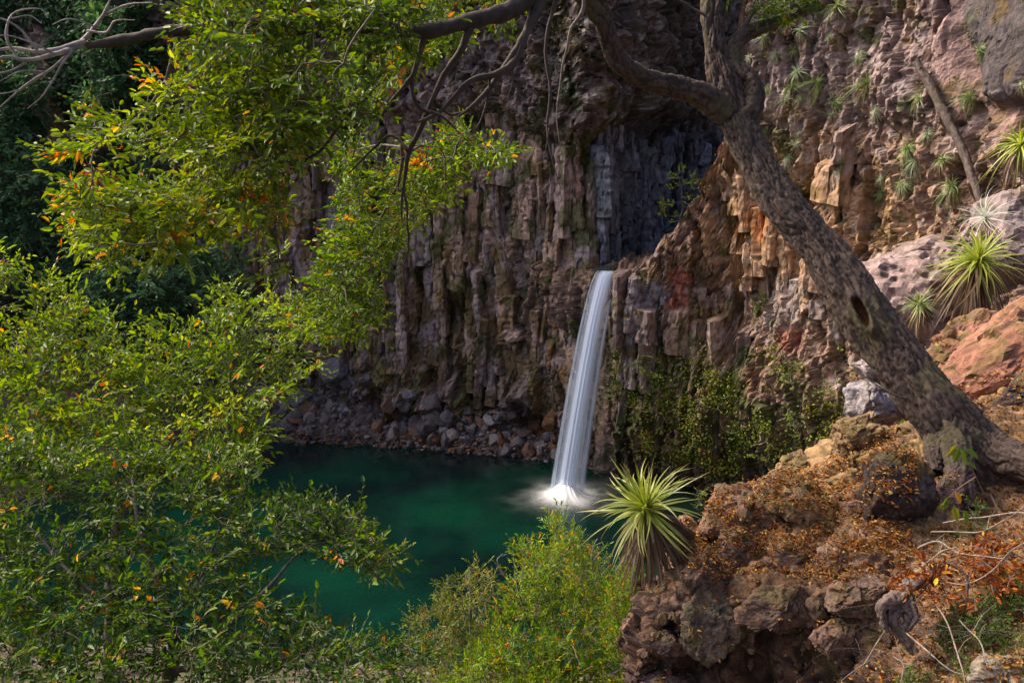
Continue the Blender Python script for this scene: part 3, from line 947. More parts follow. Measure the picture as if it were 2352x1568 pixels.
# ------------------------------------------------------------------ the near rock spur on the right
NET = [
    [(1350, 1900, 6.2), (1400, 1720, 6.6), (1425, 1560, 7.0), (1450, 1470, 7.2), (1495, 1340, 7.6), (1555, 1225, 8.4)],
    [(1540, 1900, 6.2), (1560, 1720, 6.8), (1575, 1560, 7.1), (1590, 1450, 7.0), (1600, 1300, 7.4), (1640, 1160, 8.9)],
    [(1700, 1900, 6.0), (1705, 1720, 6.6), (1710, 1560, 6.9), (1715, 1450, 6.8), (1720, 1290, 7.2), (1720, 1092, 9.2)],
    [(1880, 1900, 5.5), (1890, 1720, 6.1), (1895, 1560, 6.5), (1895, 1440, 6.5), (1890, 1260, 7.0), (1870, 1052, 9.2)],
    [(2060, 1900, 4.8), (2060, 1720, 5.3), (2060, 1560, 5.8), (2060, 1420, 6.3), (2060, 1210, 7.0), (2070, 965, 9.0)],
    [(2240, 1900, 4.0), (2235, 1720, 4.5), (2230, 1560, 5.1), (2225, 1390, 5.9), (2225, 1150, 7.2), (2230, 890, 9.6)],
    [(2460, 1900, 3.6), (2450, 1720, 4.1), (2440, 1560, 4.7), (2425, 1380, 5.5), (2410, 1120, 7.0), (2400, 830, 9.8)],
    [(2800, 1900, 3.0), (2780, 1720, 3.5), (2760, 1560, 4.2), (2740, 1360, 5.0), (2710, 1080, 6.6), (2660, 760, 9.8)],
]
net = np.array([[at(*c) for c in colm] for colm in NET])
drop = np.array([[(.3, .8, -.8), (.5, 1.2, -2.4), (.8, 1.8, -5)]] * 4 + [[(.7, .9, -.7), (1.2, 1.8, -2.2), (1.5, 2.6, -5)]] + [[(1.3, 1.8, .0), (3.0, 4.0, .0), (5.4, 7.5, .3)]] * 3)
net = np.concatenate([net, net[:, -1:] + drop], 1)
net = np.concatenate([net[:1] + np.array([0.28, 1.3, -0.8]), net], 0)
nA, nB = 430, 380
tmp = np.stack([np.vstack([smooth_path(net[k_][:6], nB - 110), smooth_path(net[k_][5:], 111)[1:]]) for k_ in range(len(net))], 0)           # along each column
G = np.stack([smooth_path(tmp[:, j], nA) for j in range(nB)], 1)
nr = -grid_normals(G)
if nr[nA // 2, nB // 2] @ (CAM - G[nA // 2, nB // 2]) < 0:
    nr = -nr
g = G.reshape(-1, 3); nrf = nr.reshape(-1, 3)
fA, rA, cA = facets(g * 1.5, 21, 1.0)
fB, rB, cB = facets(g * 4.2, 23, 0.9)
fD, rD, cD = facets(g * 10.0 + .1 * fbm(g * 5, 2, 2)[:, None], 25, 0.9)
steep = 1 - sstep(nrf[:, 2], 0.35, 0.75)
d = 0.14 * fbm(g * 0.9, 3, 5) + (0.05 + 0.09 * steep) * fA + (0.03 + 0.07 * steep) * fB + 0.03 * fbm(g * 7, 4, 15) + 0.09 * steep * ridged(g * 3.4, 4, 31) + (0.025 + 0.03 * steep) * fD + 0.012 * ridged(g * 16, 2, 35) - 0.11
d -= 0.35 * steep * sstep(fbm(g * 0.8, 2, 41), -.1, .5)
VR = g + nrf * d[:, None]
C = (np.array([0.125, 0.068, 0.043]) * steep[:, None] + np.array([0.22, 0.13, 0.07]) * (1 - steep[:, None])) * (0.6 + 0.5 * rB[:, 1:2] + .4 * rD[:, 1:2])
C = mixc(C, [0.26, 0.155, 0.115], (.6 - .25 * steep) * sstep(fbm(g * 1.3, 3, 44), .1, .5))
C = mixc(C, [0.31, 0.195, 0.085], .85 * (1 - steep) * sstep(fbm(g * 0.9, 3, 48) + .2 * (g[:, 1] > 7.8), .0, .4))  # yellower crest and flat tops: sunlight put into the rock colour
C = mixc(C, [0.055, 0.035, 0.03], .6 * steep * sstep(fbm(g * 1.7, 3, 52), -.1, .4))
C = mixc(C, [0.085, 0.075, 0.02], .75 * sstep(fbm(g * 2.2, 4, 54) + .5 * fbm(g * 9, 2, 55), .3, .7))
C = mixc(C, [0.16, 0.085, 0.04], .7 * (1 - steep) * sstep(fbm(g * 3.1, 3, 57), -.2, .3))
C = mixc(C, DARK * .6, .7 * (1 - cB))
C = mixc(C, [.05, .033, .028], .55 * (1 - cD))
FR = grid_faces(nA, nB)
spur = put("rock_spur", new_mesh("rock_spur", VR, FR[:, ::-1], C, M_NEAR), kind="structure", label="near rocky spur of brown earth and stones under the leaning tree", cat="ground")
BR = bvh_of(VR, FR)
BVH.append(BR)

# boulders on and beside the spur: px, py, Y, size, dims, colours, label
NEAR_B = []


def near_boulder(px, py, Y, rad, dims, col, col2, seed, label, rot=(0, 0, 0), rough=0.07, planes=10, lev=4, keep=.62, out=.25):
    """Y None: lies on the spur where the photograph shows it, standing out by a share of its size"""
    v, f = rock_shape(lev, seed, planes, dims, rough, keep)
    w = v * rad
    fn, _, cc = facets(w * (2.4 / max(rad, .3)) + seed, 3)
    fn2, _, cc2 = facets(w * 9.0 + seed, 5)
    w = w + unit(v) * (0.10 * rad * fn + (0.022 if rad < .7 else 0.0) * fn2 + 0.05 * rad * fbm(w * 6 + seed, 4, 4))[:, None]
    c = np.tile(np.asarray(col, float), (len(v), 1))
    c = mixc(c, col2, sstep(fbm(w * (1.6 / rad) + seed, 4, 9), -.05, .45))
    c = mixc(c, DARK, .5 * (1 - cc) + (.35 if rad < .7 else 0.0) * (1 - cc2))
    ml = sstep(v[:, 2] / np.abs(v[:, 2]).max() + .8 * fbm(w * 4 + seed, 3, 19), .55, 1.1)
    c = mixc(c, [0.11, .085, .02], .6 * ml)
    if Y is None:
        h = hit(px, py, [BR])
        loc = h[0] + (0.5 * unit(CAM - h[0]) + np.array([0, 0, .5])) * rad * out
    else:
        loc = at(px, py, Y)
    from mathutils import Euler
    NEAR_B.append(bvh_of(w @ np.array(Euler(rot).to_matrix()).T + loc, f))
    return put("boulder", new_mesh("boulder", w, f, c, M_NEAR, lev > 4), None, label, "boulder", "boulders on the near spur", None, loc, rot)


BRN = (0.22, 0.125, 0.085); BR2 = (0.33, 0.21, 0.15); DKR = (0.042, 0.028, 0.023); PUR = (0.29, 0.205, 0.195); REDB = (0.26, 0.115, 0.075); GRY = (0.26, 0.23, 0.24)
near_boulder(1705, 1195, None, .46, (1.15, .9, .62), BRN, (.30, .18, .125), 1, "smooth flat brown boulder behind the dark round one, at the spur's left crest", (0.1, -.2, .4), .03, 6)
near_boulder(1690, 1262, None, .22, (1, .8, .8), BRN, (.3, .2, .15), 2, "small rounded brown boulder just below the flat brown boulder", (0, .1, 1))
near_boulder(1930, 1085, None, .60, (1.8, .9, .5), (.30, .185, .085), (.19, .125, .06), 3, "long yellowish mossy boulder under the leaning trunk", (0.12, -.36, .1), .10, 14, 5, .66, -.1)
near_boulder(1830, 1165, None, .36, (1.2, .9, .6), (.33, .205, .10), (.17, .12, .05), 4, "lumpy yellow-brown boulder between the flat boulder and the dark round one", (.2, -.2, 2))
near_boulder(2055, 1150, None, .35, (1, .9, .95), DKR, (.07, .05, .05), 5, "big dark round boulder below the trunk base", (0, 0, 1), .06, 9, 5, .7, .5)
near_boulder(2178, 1148, None, .17, (.9, .8, 1.3), (.24, .16, .15), PUR, 6, "small pinkish boulder right of the dark round one", (0, .2, 0))
near_boulder(1815, 1285, None, .20, (1.2, .9, .8), BRN, (.25, .15, .13), 7, "brown stone below the dark round boulder among fallen leaves", (0, 0, 0), .08, 11, 4, .6, 0.0)
near_boulder(1620, 1330, None, .22, (1, .8, 1.0), (.10, .06, .04), BRN, 8, "dark blocky stone right below the foreground rosette plant", (0, .3, .3))
near_boulder(1640, 1440, None, .30, (1, .8, 1.1), (.17, .12, .09), (.10, .09, .05), 9, "mossy stone jutting from the dark bank", (0, -.3, .5), .08, 11, 4, .6, 0.0)
near_boulder(1790, 1400, None, .26, (1.4, .9, .7), (.16, .10, .07), BRN, 10, "grey-brown stone in the middle of the dark bank", (.2, -.3, .2), .08, 11, 4, .6, 0.0)
near_boulder(1960, 1370, None, .24, (1.3, .8, .6), (.2, .125, .09), BRN, 11, "brown stone right of the grey-brown stone in the bank", (0, -.4, .6), .08, 11, 4, .6, 0.0)
near_boulder(1925, 1465, None, .22, (1.1, .9, .9), (.19, .115, .085), (.26, .16, .12), 12, "blocky brown stone low in the bank left of the dead root", (0, .1, .9), .08, 11, 4, .6, 0.0)
near_boulder(1525, 1480, None, .20, (1.1, .8, .5), (.17, .11, .085), BRN, 13, "flat stone ledge at the spur's lower left edge", (0, .2, .2))
near_boulder(1525, 1590, None, .22, (1.2, .9, .55), (.24, .15, .13), BRN, 14, "pinkish flat stone at the bottom left corner of the spur", (0, .1, .5))
near_boulder(2320, 1560, None, .22, (1.3, .9, .7), (.30, .25, .19), (.2, .15, .1), 15, "pale rough stone at the bottom right corner")
near_boulder(2105, 690, 14.0, 1.05, (1.0, 1.0, .8), PUR, (.32, .25, .24), 16, "large purplish boulder with a sloping face behind the trunk", (.25, .35, .5), .05, 7)
near_boulder(2180, 600, 15.0, 1.0, (1.5, 1.0, .42), PUR, (.22, .17, .17), 17, "flat-topped purplish slab under the big rosette plant", (-.1, -.05, .3), .05, 7)
near_boulder(2330, 540, 15.5, .95, (.9, 1.0, .95), (.25, .19, .19), PUR, 18, "purple-grey boulder at the right edge behind the big rosette plant", (0, .1, .2), .06, 8)
near_boulder(2200, 800, 11.2, .55, (1.3, .8, .5), REDB, (.2, .12, .06), 19, "reddish mossy boulder right of the trunk", (.1, -.55, .3), .05, 7)
near_boulder(2340, 800, 10.4, .85, (1.4, .9, .55), REDB, (.3, .14, .09), 20, "big red-brown boulder at the right edge", (.1, -.55, .1), .04, 6)
near_boulder(2380, 905, 9.4, .42, (1.5, .9, .5), DKR, (.06, .045, .04), 21, "dark shaded rock under the red-brown boulder", (0, -.2, .4))
near_boulder(2010, 925, 10.2, .42, (.95, .8, .9), GRY, (.27, .25, .29), 22, "pale cracked rock seen under the trunk", (.1, .3, 1.3), .09, 11, 5, .5)
near_boulder(1995, 985, 10.4, .26, (.8, .9, 1.2), GRY, (.3, .28, .33), 23, "pale pointed rock just left of the trunk base", (.3, .5, .6), .09, 11, 5, .5)
near_boulder(2040, 870, 11.4, .40, (1.2, .9, .6), (.34, .27, .27), GRY, 24, "mauve rock wedged behind the trunk above the pale cracked rock", (0, .5, .3), .07, 9)

near_boulder(1975, 1000, 9.0, .30, (1.2, .8, .8), (.26, .165, .08), (.17, .115, .055), 25, "mossy brown boulder wedged between the long yellowish one and the trunk", (0.1, -.4, .3), .09, 12, 5)
near_boulder(1830, 1075, 9.1, .24, (1.4, .8, .6), (.27, .17, .085), (.16, .11, .055), 26, "low mossy hump on the crest left of the wedged boulder", (0.1, -.3, .6), .09, 12, 4)
# stones showing in the bank and lying on the spur
r_ = rs(27)
SPC = [(.17, .095, .062), (.12, .07, .048), (.24, .135, .088), (.09, .055, .04), (.26, .165, .11), (.15, .10, .045)]
sp_me = []
for q_ in range(12):
    v, f = rock_shape(3, 300 + q_, 9, (1, r_.uniform(.65, 1), r_.uniform(.5, .9)), .10, .5)
    v = v + unit(v) * (.07 * facets(v * 2.6 + q_, 4)[0])[:, None]
    c = np.tile(np.array(SPC[q_ % 6]), (len(v), 1)) * (1 + .35 * fbm(v * 2 + q_, 3, 3)[:, None])
    sp_me.append(new_mesh("stone", v, f, c, M_NEAR, False))
for poly_, n_, lo_, hi_ in (((1480, 1300, 2060, 1620), 45, .03, .11), ((1380, 1290, 1540, 1640), 60, .03, .10), ((1560, 1100, 2080, 1330), 60, .03, .11), ((2080, 900, 2400, 1600), 40, .03, .09)):
    for _ in range(n_):
        h = hit(r_.uniform(poly_[0], poly_[2]), r_.uniform(poly_[1], poly_[3]), [BR])
        if h is None:
            continue
        rad = lo_ + (hi_ - lo_) * r_.random() ** 2
        put("stone", sp_me[r_.integers(12)], spur, None, None, None, None, h[0] - h[1] * rad * .45, tuple(r_.random(3) * 6.28), rad * r_.uniform(.75, 1.25, 3))

# ------------------------------------------------------------------ leaning tree
def bark_tube(ctrl, nrow, sides, seed, furrow=0.04, hole=None, scale=1.0):
    """ctrl rows: px, py, Y, radius"""
    pts = np.array([np.r_[at(c[0], c[1], c[2]), c[3]] for c in ctrl])
    sp = smooth_path(pts, nrow)
    c, rad = sp[:, :3], sp[:, 3]
    T = unit(np.gradient(c, axis=0))
    ref = unit(np.cross(T, [0, 1.0, 0]))
    B = np.cross(T, ref)                                   # ref: across the view, B: along it
    th = np.linspace(0, 2 * np.pi, sides, endpoint=False)
    nrm = ref[:, None] * np.cos(th)[None, :, None] + B[:, None] * np.sin(th)[None, :, None]
    Lh = np.r_[0, np.cumsum(np.linalg.norm(np.diff(c, axis=0), axis=1))]
    Q = np.stack([np.cos(th)[None] * rad[:, None], np.sin(th)[None] * rad[:, None], np.repeat(Lh[:, None], sides, 1)], -1).reshape(-1, 3)
    lump = 0.16 * fbm(Q * [2.2, 2.2, 1.2] + seed, 3, 3)
    q = Q + 0.03 * np.c_[perlin(Q * 5, 1), perlin(Q * 5, 2), perlin(Q * 5, 3)]
    f1, f2, rr, oo = cells(q * np.array([30, 30, 4.6]) * scale + seed, 7)
    plate = np.clip((f2 - f1) * 3.6, 0, 1)
    f1b, f2b, rb_, _ = cells(q * np.array([10, 10, 1.7]) * scale + seed, 9)
    ridge = np.clip((f2b - f1b) * 3.0, 0, 1)
    dsp = lump * np.repeat(rad, sides) + furrow * (0.42 * plate + 0.7 * ridge - 0.7 + 0.5 * ridged(q * [13, 13, 1.6] * scale + seed, 2, 8)) + 0.010 * perlin(q * 40, 4)
    base = sstep(np.repeat(Lh, sides), 0.9, 0.0)
    dsp += base * 0.10 * (perlin(Q * [4, 4, 1.0] + seed, 5))
    V = c[:, None] + nrm * (rad[:, None] + dsp.reshape(nrow, sides))[..., None]
    V = V.reshape(-1, 3)
    C = np.tile(np.array([0.095, 0.066, 0.055]), (len(V), 1)) * (0.72 + 0.36 * rr[:, 1:2])
    C = mixc(C, [0.028, 0.019, 0.016], .95 * (1 - sstep(plate, .08, .42)))
    C = mixc(C, [0.028, 0.019, 0.016], .8 * (1 - sstep(ridge, .05, .3)))
    C = mixc(C, [0.13, 0.097, 0.085], .5 * sstep(fbm(Q * [3, 3, 1.6] + seed, 4, 13), .05, .5) * plate)
    C = mixc(C, [0.09, 0.08, 0.035], .5 * sstep(fbm(Q * 2.5 + seed, 3, 23), .2, .5))
    if hole is not None:
        H = at(*hole[:3])
        dv = V - H
        view = unit(H - CAM)
        ax = T[np.argmin(np.linalg.norm(c - H, axis=1))]
        ax = unit(ax - view * (ax @ view))
        tilt = unit(0.75 * ax + 0.25 * np.array([0, 0, 1.0]))
        sd = np.cross(tilt, view)
        e = np.sqrt((dv @ tilt / hole[3]) ** 2 + (dv @ sd / hole[4]) ** 2 + np.maximum(0, dv @ view - .1) ** 2 * 40)
        e = e + 0.16 * perlin(V * 9, 3) + .12 * perlin(V * 25, 5)
        V = V + view * (hole[5] * sstep(e, 1.08, 0.72))[:, None] - view * (0.05 * np.exp(-((e - 1.3) / .35) ** 2))[:, None]
        C = mixc(C, [0.26, 0.12, 0.05], sstep(e, 1.0, .8))
    return V, grid_faces(nrow, sides, True), C, sp


tree_root = at(2215, 1075, 7.9)
tree = thing("leaning_tree", tree_root, "big leaning tree with furrowed bark and a hollow in its trunk", "tree")
V, F, C, TR = bark_tube([(2300, 1130, 7.85, .36), (2222, 1020, 7.95, .285), (2150, 928, 8.1, .25), (2072, 840, 8.35, .238), (1998, 740, 8.6, .238), (1930, 642, 8.9, .215), (1864, 546, 9.2, .195), (1792, 460, 9.5, .182),
                         (1737, 365, 9.8, .172), (1697, 280, 10.0, .172), (1665, 200, 10.1, .15), (1645, 120, 10.2, .125), (1638, 40, 10.3, .115), (1650, -40, 10.4, .15), (1640, -160, 10.6, .12)], 460, 120, 3,
                        hole=(1980, 716, 8.37, .15, .046, .20))
child("trunk", V, F, tree, C, M_BARK)
V, F, C, _ = bark_tube([(1672, 250, 10.05, .15), (1620, 215, 10.0, .125), (1560, 200, 9.9, .105), (1500, 188, 9.75, .10), (1450, 165, 9.6, .098), (1415, 135, 9.5, .098), (1400, 95, 9.4, .095), (1385, 50, 9.3, .085), (1350, 5, 9.2, .075), (1300, -60, 9.0, .07)], 220, 40, 13, .022)
child("limb", V, F, tree, C, M_BARK, label="crooked limb bending up to the left")
V, F, C, _ = bark_tube([(1690, 300, 10.0, .13), (1722, 258, 9.95, .12), (1738, 215, 9.95, .095), (1725, 180, 10.0, .085), (1690, 155, 10.1, .085), (1680, 115, 10.2, .085), (1705, 85, 10.25, .08), (1755, 60, 10.3, .07), (1810, 40, 10.4, .052), (1870, 10, 10.5, .03)], 220, 36, 23, .02)
child("limb", V, F, tree, C, M_BARK, label="looping limb bending out to the right")
V, F, C, _ = bark_tube([(2195, 1005, 7.95, .22), (2275, 1040, 7.75, .18), (2340, 1058, 7.5, .15), (2430, 1090, 7.2, .12), (2520, 1150, 6.9, .09)], 200, 64, 33, .035)
child("root", V, F, tree, C, M_BARK)
V, F, C, _ = bark_tube([(2190, 985, 7.9, .15), (2200, 1050, 7.65, .13), (2205, 1105, 7.45, .11), (2235, 1165, 7.3, .05)], 110, 60, 43, .035)
child("root", V, F, tree, C, M_BARK)
V, F, C, _ = bark_tube([(2165, 985, 8.0, .13), (2150, 1040, 7.8, .10), (2150, 1085, 7.6, .05)], 90, 50, 53, .03)
child("root", V, F, tree, C, M_BARK)
# ------------------------------------------------------------------ foliage tools
def leaf_arrays(pos, dr, nor, ln, wd, fold=0.25, simple=False):
    dr = unit(dr)
    sd = unit(np.cross(nor, dr))
    nr = np.cross(dr, sd)
    ln = ln[:, None]; wd = wd[:, None]
    if simple:
        V = np.stack([pos, pos + dr * ln * .5 + sd * wd * .5, pos + dr * ln, pos + dr * ln * .5 - sd * wd * .5], 1)
        return V.reshape(-1, 3), np.arange(len(pos) * 4).reshape(-1, 4), 4
    up = nr * wd * fold
    b = pos
    t = pos + dr * ln - nr * ln * .10
    r1 = pos + dr * ln * .28 + sd * wd * .46 + up
    r2 = pos + dr * ln * .68 + sd * wd * .38 + up * .7
    l1 = pos + dr * ln * .28 - sd * wd * .46 + up
    l2 = pos + dr * ln * .68 - sd * wd * .38 + up * .7
    V = np.stack([b, r1, r2, t, l1, l2], 1)
    i = np.arange(len(pos))[:, None] * 6
    F = np.vstack([i + [0, 1, 2, 3], i + [0, 3, 5, 4]])
    return V.reshape(-1, 3), F, 6


def in_poly(x, y, poly):
    p = np.asarray(poly, float)
    c = np.zeros(len(x), bool)
    j = len(p) - 1
    for i in range(len(p)):
        with np.errstate(divide='ignore', invalid='ignore'):
            m = ((p[i, 1] > y) != (p[j, 1] > y)) & (x < (p[j, 0] - p[i, 0]) * (y - p[i, 1]) / (p[j, 1] - p[i, 1]) + p[i, 0])
        c ^= m
        j = i
    return c


def fill_poly(poly, n, depth, seed, thin=None):
    """points spread over an outline, each at its own distance; thin < 1 leaves gaps"""
    r = rs(seed)
    p = np.asarray(poly, float)
    X, Y = [], []
    k = 0
    while k < n:
        x = r.uniform(p[:, 0].min(), p[:, 0].max(), n * 3)
        y = r.uniform(p[:, 1].min(), p[:, 1].max(), n * 3)
        m = in_poly(x, y, p)
        if thin:
            m &= perlin(np.c_[x / 70, y / 70, x * 0 + seed], 3) > thin
        X.append(x[m]); Y.append(y[m])
        k += m.sum()
    x = np.concatenate(X)[:n]; y = np.concatenate(Y)[:n]
    return at(x, y, depth(x, y, r))


GREEN = dict(cols=[(0.0451, 0.1025, 0.0098), (0.0779, 0.1517, 0.0115), (0.1312, 0.2050, 0.0148), (0.2132, 0.2624, 0.0246)], w=[.28, .35, .25, .12])
YGREEN = dict(cols=[(0.0598, 0.1320, 0.0070), (0.1100, 0.2068, 0.0088), (0.1892, 0.2860, 0.0141), (0.3080, 0.3432, 0.0352)], w=[.2, .35, .3, .15])
DGREEN = dict(cols=[(0.0263, 0.0713, 0.0090), (0.0465, 0.1087, 0.0097), (0.0825, 0.1500, 0.0112), (0.1500, 0.2025, 0.0188)], w=[.28, .37, .25, .1])
YEL = [(0.62, 0.38, 0.02), (0.58, 0.25, 0.02), (0.50, 0.15, 0.015)]


def crown(parent, skel, clusters, seed, leaf=0.065, ratio=.42, spray=0.30, nt=3, nl=8, pal=GREEN, bias=(0, 0, .3), bias_w=.6, autumn=.02, norm_jit=.55, twig_r=0.010,
          twig_col=(0.15, 0.12, 0.10), mat=None, flat=1.0, autumn_at=None, view_n=0.0, simple=False, leaf_name="foliage", up_n=1.0):
    """joins every cluster to the nearest bough by a twig and hangs a spray of leaves on it"""
    r = rs(seed)
    mat = mat or M_LEAF
    nodes = np.asarray(skel, float).reshape(-1, 3)
    d0 = np.array([np.min(((nodes - c) ** 2).sum(1)) for c in clusters])
    order = np.argsort(d0)
    buf = np.zeros((len(nodes) + 4 * len(clusters), 3)); buf[:len(nodes)] = nodes; nn = len(nodes)
    paths = []; starts = []
    tt = np.linspace(0, 1, 6)[:, None]
    for i in order:
        c = clusters[i]
        k = np.argmin(((buf[:nn] - c) ** 2).sum(1))
        a = buf[k]
        L = np.linalg.norm(c - a)
        m = (a + c) / 2 + r.normal(size=3) * 0.12 * L + np.array([0, 0, 0.10 * L])
        pth = (1 - tt) ** 2 * a + 2 * tt * (1 - tt) * m + tt ** 2 * c
        pth[1:5] += r.normal(size=(4, 3)) * 0.02 * L
        paths.append(pth); starts.append(a)
        buf[nn:nn + 4] = pth[[2, 3, 4, 5]]; nn += 4
    paths = np.array(paths); C0 = clusters[order]; A0 = np.array(starts)
    Ls = np.linalg.norm(C0 - A0, axis=1)
    r0 = np.minimum(twig_r * (0.35 + Ls * .8), twig_r * 2.2)
    rad = r0[:, None] * (1 - np.linspace(0, .65, 6)[None]) + 0.0012
    V, F = tubes(paths, rad, 4)
    cc = np.array(twig_col) * r.uniform(.6, 1.3, (len(paths), 1))
    child("twigs", V, F, parent, np.repeat(cc, 24, 0), M_TWIG, kind="stuff")
    n = len(C0)
    D = unit(0.6 * unit(C0 - A0) + np.asarray(bias) * bias_w + 0.42 * r.normal(size=(n, 3)))
    up = np.array([0, 0, up_n]) + view_n * unit(CAM - C0) + 0.35 * r.normal(size=(n, 3))
    Nn = unit(up - D * (up * D).sum(1, keepdims=True))
    Sd = np.cross(Nn, D)
    ang = np.linspace(-.75, .75, nt)[None] + 0.18 * r.normal(size=(n, nt))
    TD = D[:, None] * np.cos(ang)[..., None] + Sd[:, None] * np.sin(ang)[..., None]
    sl = spray * r.uniform(.6, 1.2, (n, nt))
    st = C0[:, None] - D[:, None] * (spray * .45 * r.random((n, nt)))[..., None]
    tw = st[:, :, None] + TD[:, :, None] * (sl[..., None, None] * np.linspace(0, 1, 3)[None, None, :, None])
    tw[:, :, 2, 2] -= 0.08 * spray * r.random((n, nt))
    V, F = tubes(tw.reshape(-1, 3, 3), np.tile([.0030, .0022, .0012], (n * nt, 1)) * (leaf / .065), 3)
    child("twigs", V, F, parent, np.array(twig_col) * .8, M_TWIG, kind="stuff")
    f = (np.arange(nl) + .4) / nl
    pos = st[:, :, None] + TD[:, :, None] * (sl[..., None] * f)[..., None]
    sg = np.where(np.arange(nl) % 2 == 0, 1, -1)
    Sk = np.cross(np.broadcast_to(Nn[:, None], TD.shape), TD)
    la = (0.85 - 0.5 * f)[None, None] * sg + 0.25 * r.normal(size=(n, nt, nl))
    ld = TD[:, :, None] * np.cos(la)[..., None] + Sk[:, :, None] * np.sin(la)[..., None] + 0.22 * r.normal(size=(n, nt, nl, 3))
    ln_ = Nn[:, None, None] * flat + norm_jit * r.normal(size=(n, nt, nl, 3))
    le = leaf * r.uniform(.45, 1.3, (n, nt, nl)) * r.uniform(.8, 1.2, (n, 1, 1))
    V, F, k = leaf_arrays(pos.reshape(-1, 3), ld.reshape(-1, 3), ln_.reshape(-1, 3), le.ravel(), le.ravel() * ratio * r.uniform(.8, 1.2, le.size), simple=simple)
    pc = np.array(pal["cols"])
    cl = fbm(C0 * 1.1 + seed, 3, seed % 40)
    wts = np.cumsum(pal["w"])
    pick = np.clip(np.searchsorted(wts, np.clip(r.random((n, nt * nl)) * .75 + .125 + .28 * cl[:, None], 0, .999)), 0, 3)
    LC = pc[pick] * r.uniform(.75, 1.25, (n, nt * nl, 1))
    au = np.full(n, autumn)
    if autumn_at:
        for (px, py, Y, rr_, am) in autumn_at:
            au = np.maximum(au, am * (np.linalg.norm((C0 - at(px, py, Y)) * [1, .35, 1], axis=1) < rr_))
    isau = r.random((n, nt * nl)) < au[:, None]
    LC[isau] = (np.array(YEL)[r.integers(0, 3, isau.sum())]) * r.uniform(.7, 1.3, (isau.sum(), 1))
    child(leaf_name, V, F, parent, np.repeat(LC.reshape(-1, 3), k, 0), mat, kind="stuff")
    return C0, D, paths


def bough(parent, ctrl, name, seed, sides=10, col=(0.10, 0.075, 0.065), label=None, n=40, wob=.03):
    """ctrl rows: px, py, Y, radius"""
    pts = np.array([np.r_[at(c[0], c[1], c[2]), c[3]] for c in ctrl])
    sp = smooth_path(pts, n)
    sp[:, :3] += wob * np.c_[perlin(sp[:, :3] * 2.3 + seed, 1), perlin(sp[:, :3] * 2.3 + seed, 2), perlin(sp[:, :3] * 2.3 + seed, 3)]
    rad = sp[:, 3] * (1 + .22 * perlin(sp[:, :3] * 9 + seed, 4))
    V, F = tubes(sp[None, :, :3], rad[None], sides)
    cen = np.repeat(sp[:, :3], sides, 0)
    V = cen + (V - cen) * (1 + .25 * fbm(V * 22, 2, 6))[:, None]
    c = np.array(col) * (0.75 + .5 * perlin(V * 12, 7)[:, None] * .8 + .2)
    child(name, V, F, parent, np.clip(c, .005, 1), M_TWIG, label=label)
    return sp[:, :3]


def leaf_pieces(parent, spots, dirs, seed, leaf, n, ratio=.5):
    """single turned leaves big enough to pick out"""
    r = rs(seed)
    mes = []
    for c in YEL[:2] + [(0.55, 0.36, .03)]:
        V, F, _ = leaf_arrays(np.zeros((1, 3)), np.array([[1., 0, 0]]), np.array([[0, 0, 1.]]), np.array([leaf]), np.array([leaf * ratio]), .3)
        mes.append(new_mesh("leaf", V, F, np.array(c), M_LEAF))
    off = np.array(parent.location)
    idx = r.choice(len(spots), min(n, len(spots)), replace=False)
    for i in idx:
        for _ in range(int(r.integers(1, 4))):
            put("leaf", mes[r.integers(3)], parent, None, None, None, None, spots[i] + dirs[i] * .12 + r.normal(size=3) * .03 - off, tuple(r.uniform(-.9, .9, 2)) + (r.random() * 6.28,), r.uniform(.8, 1.35))


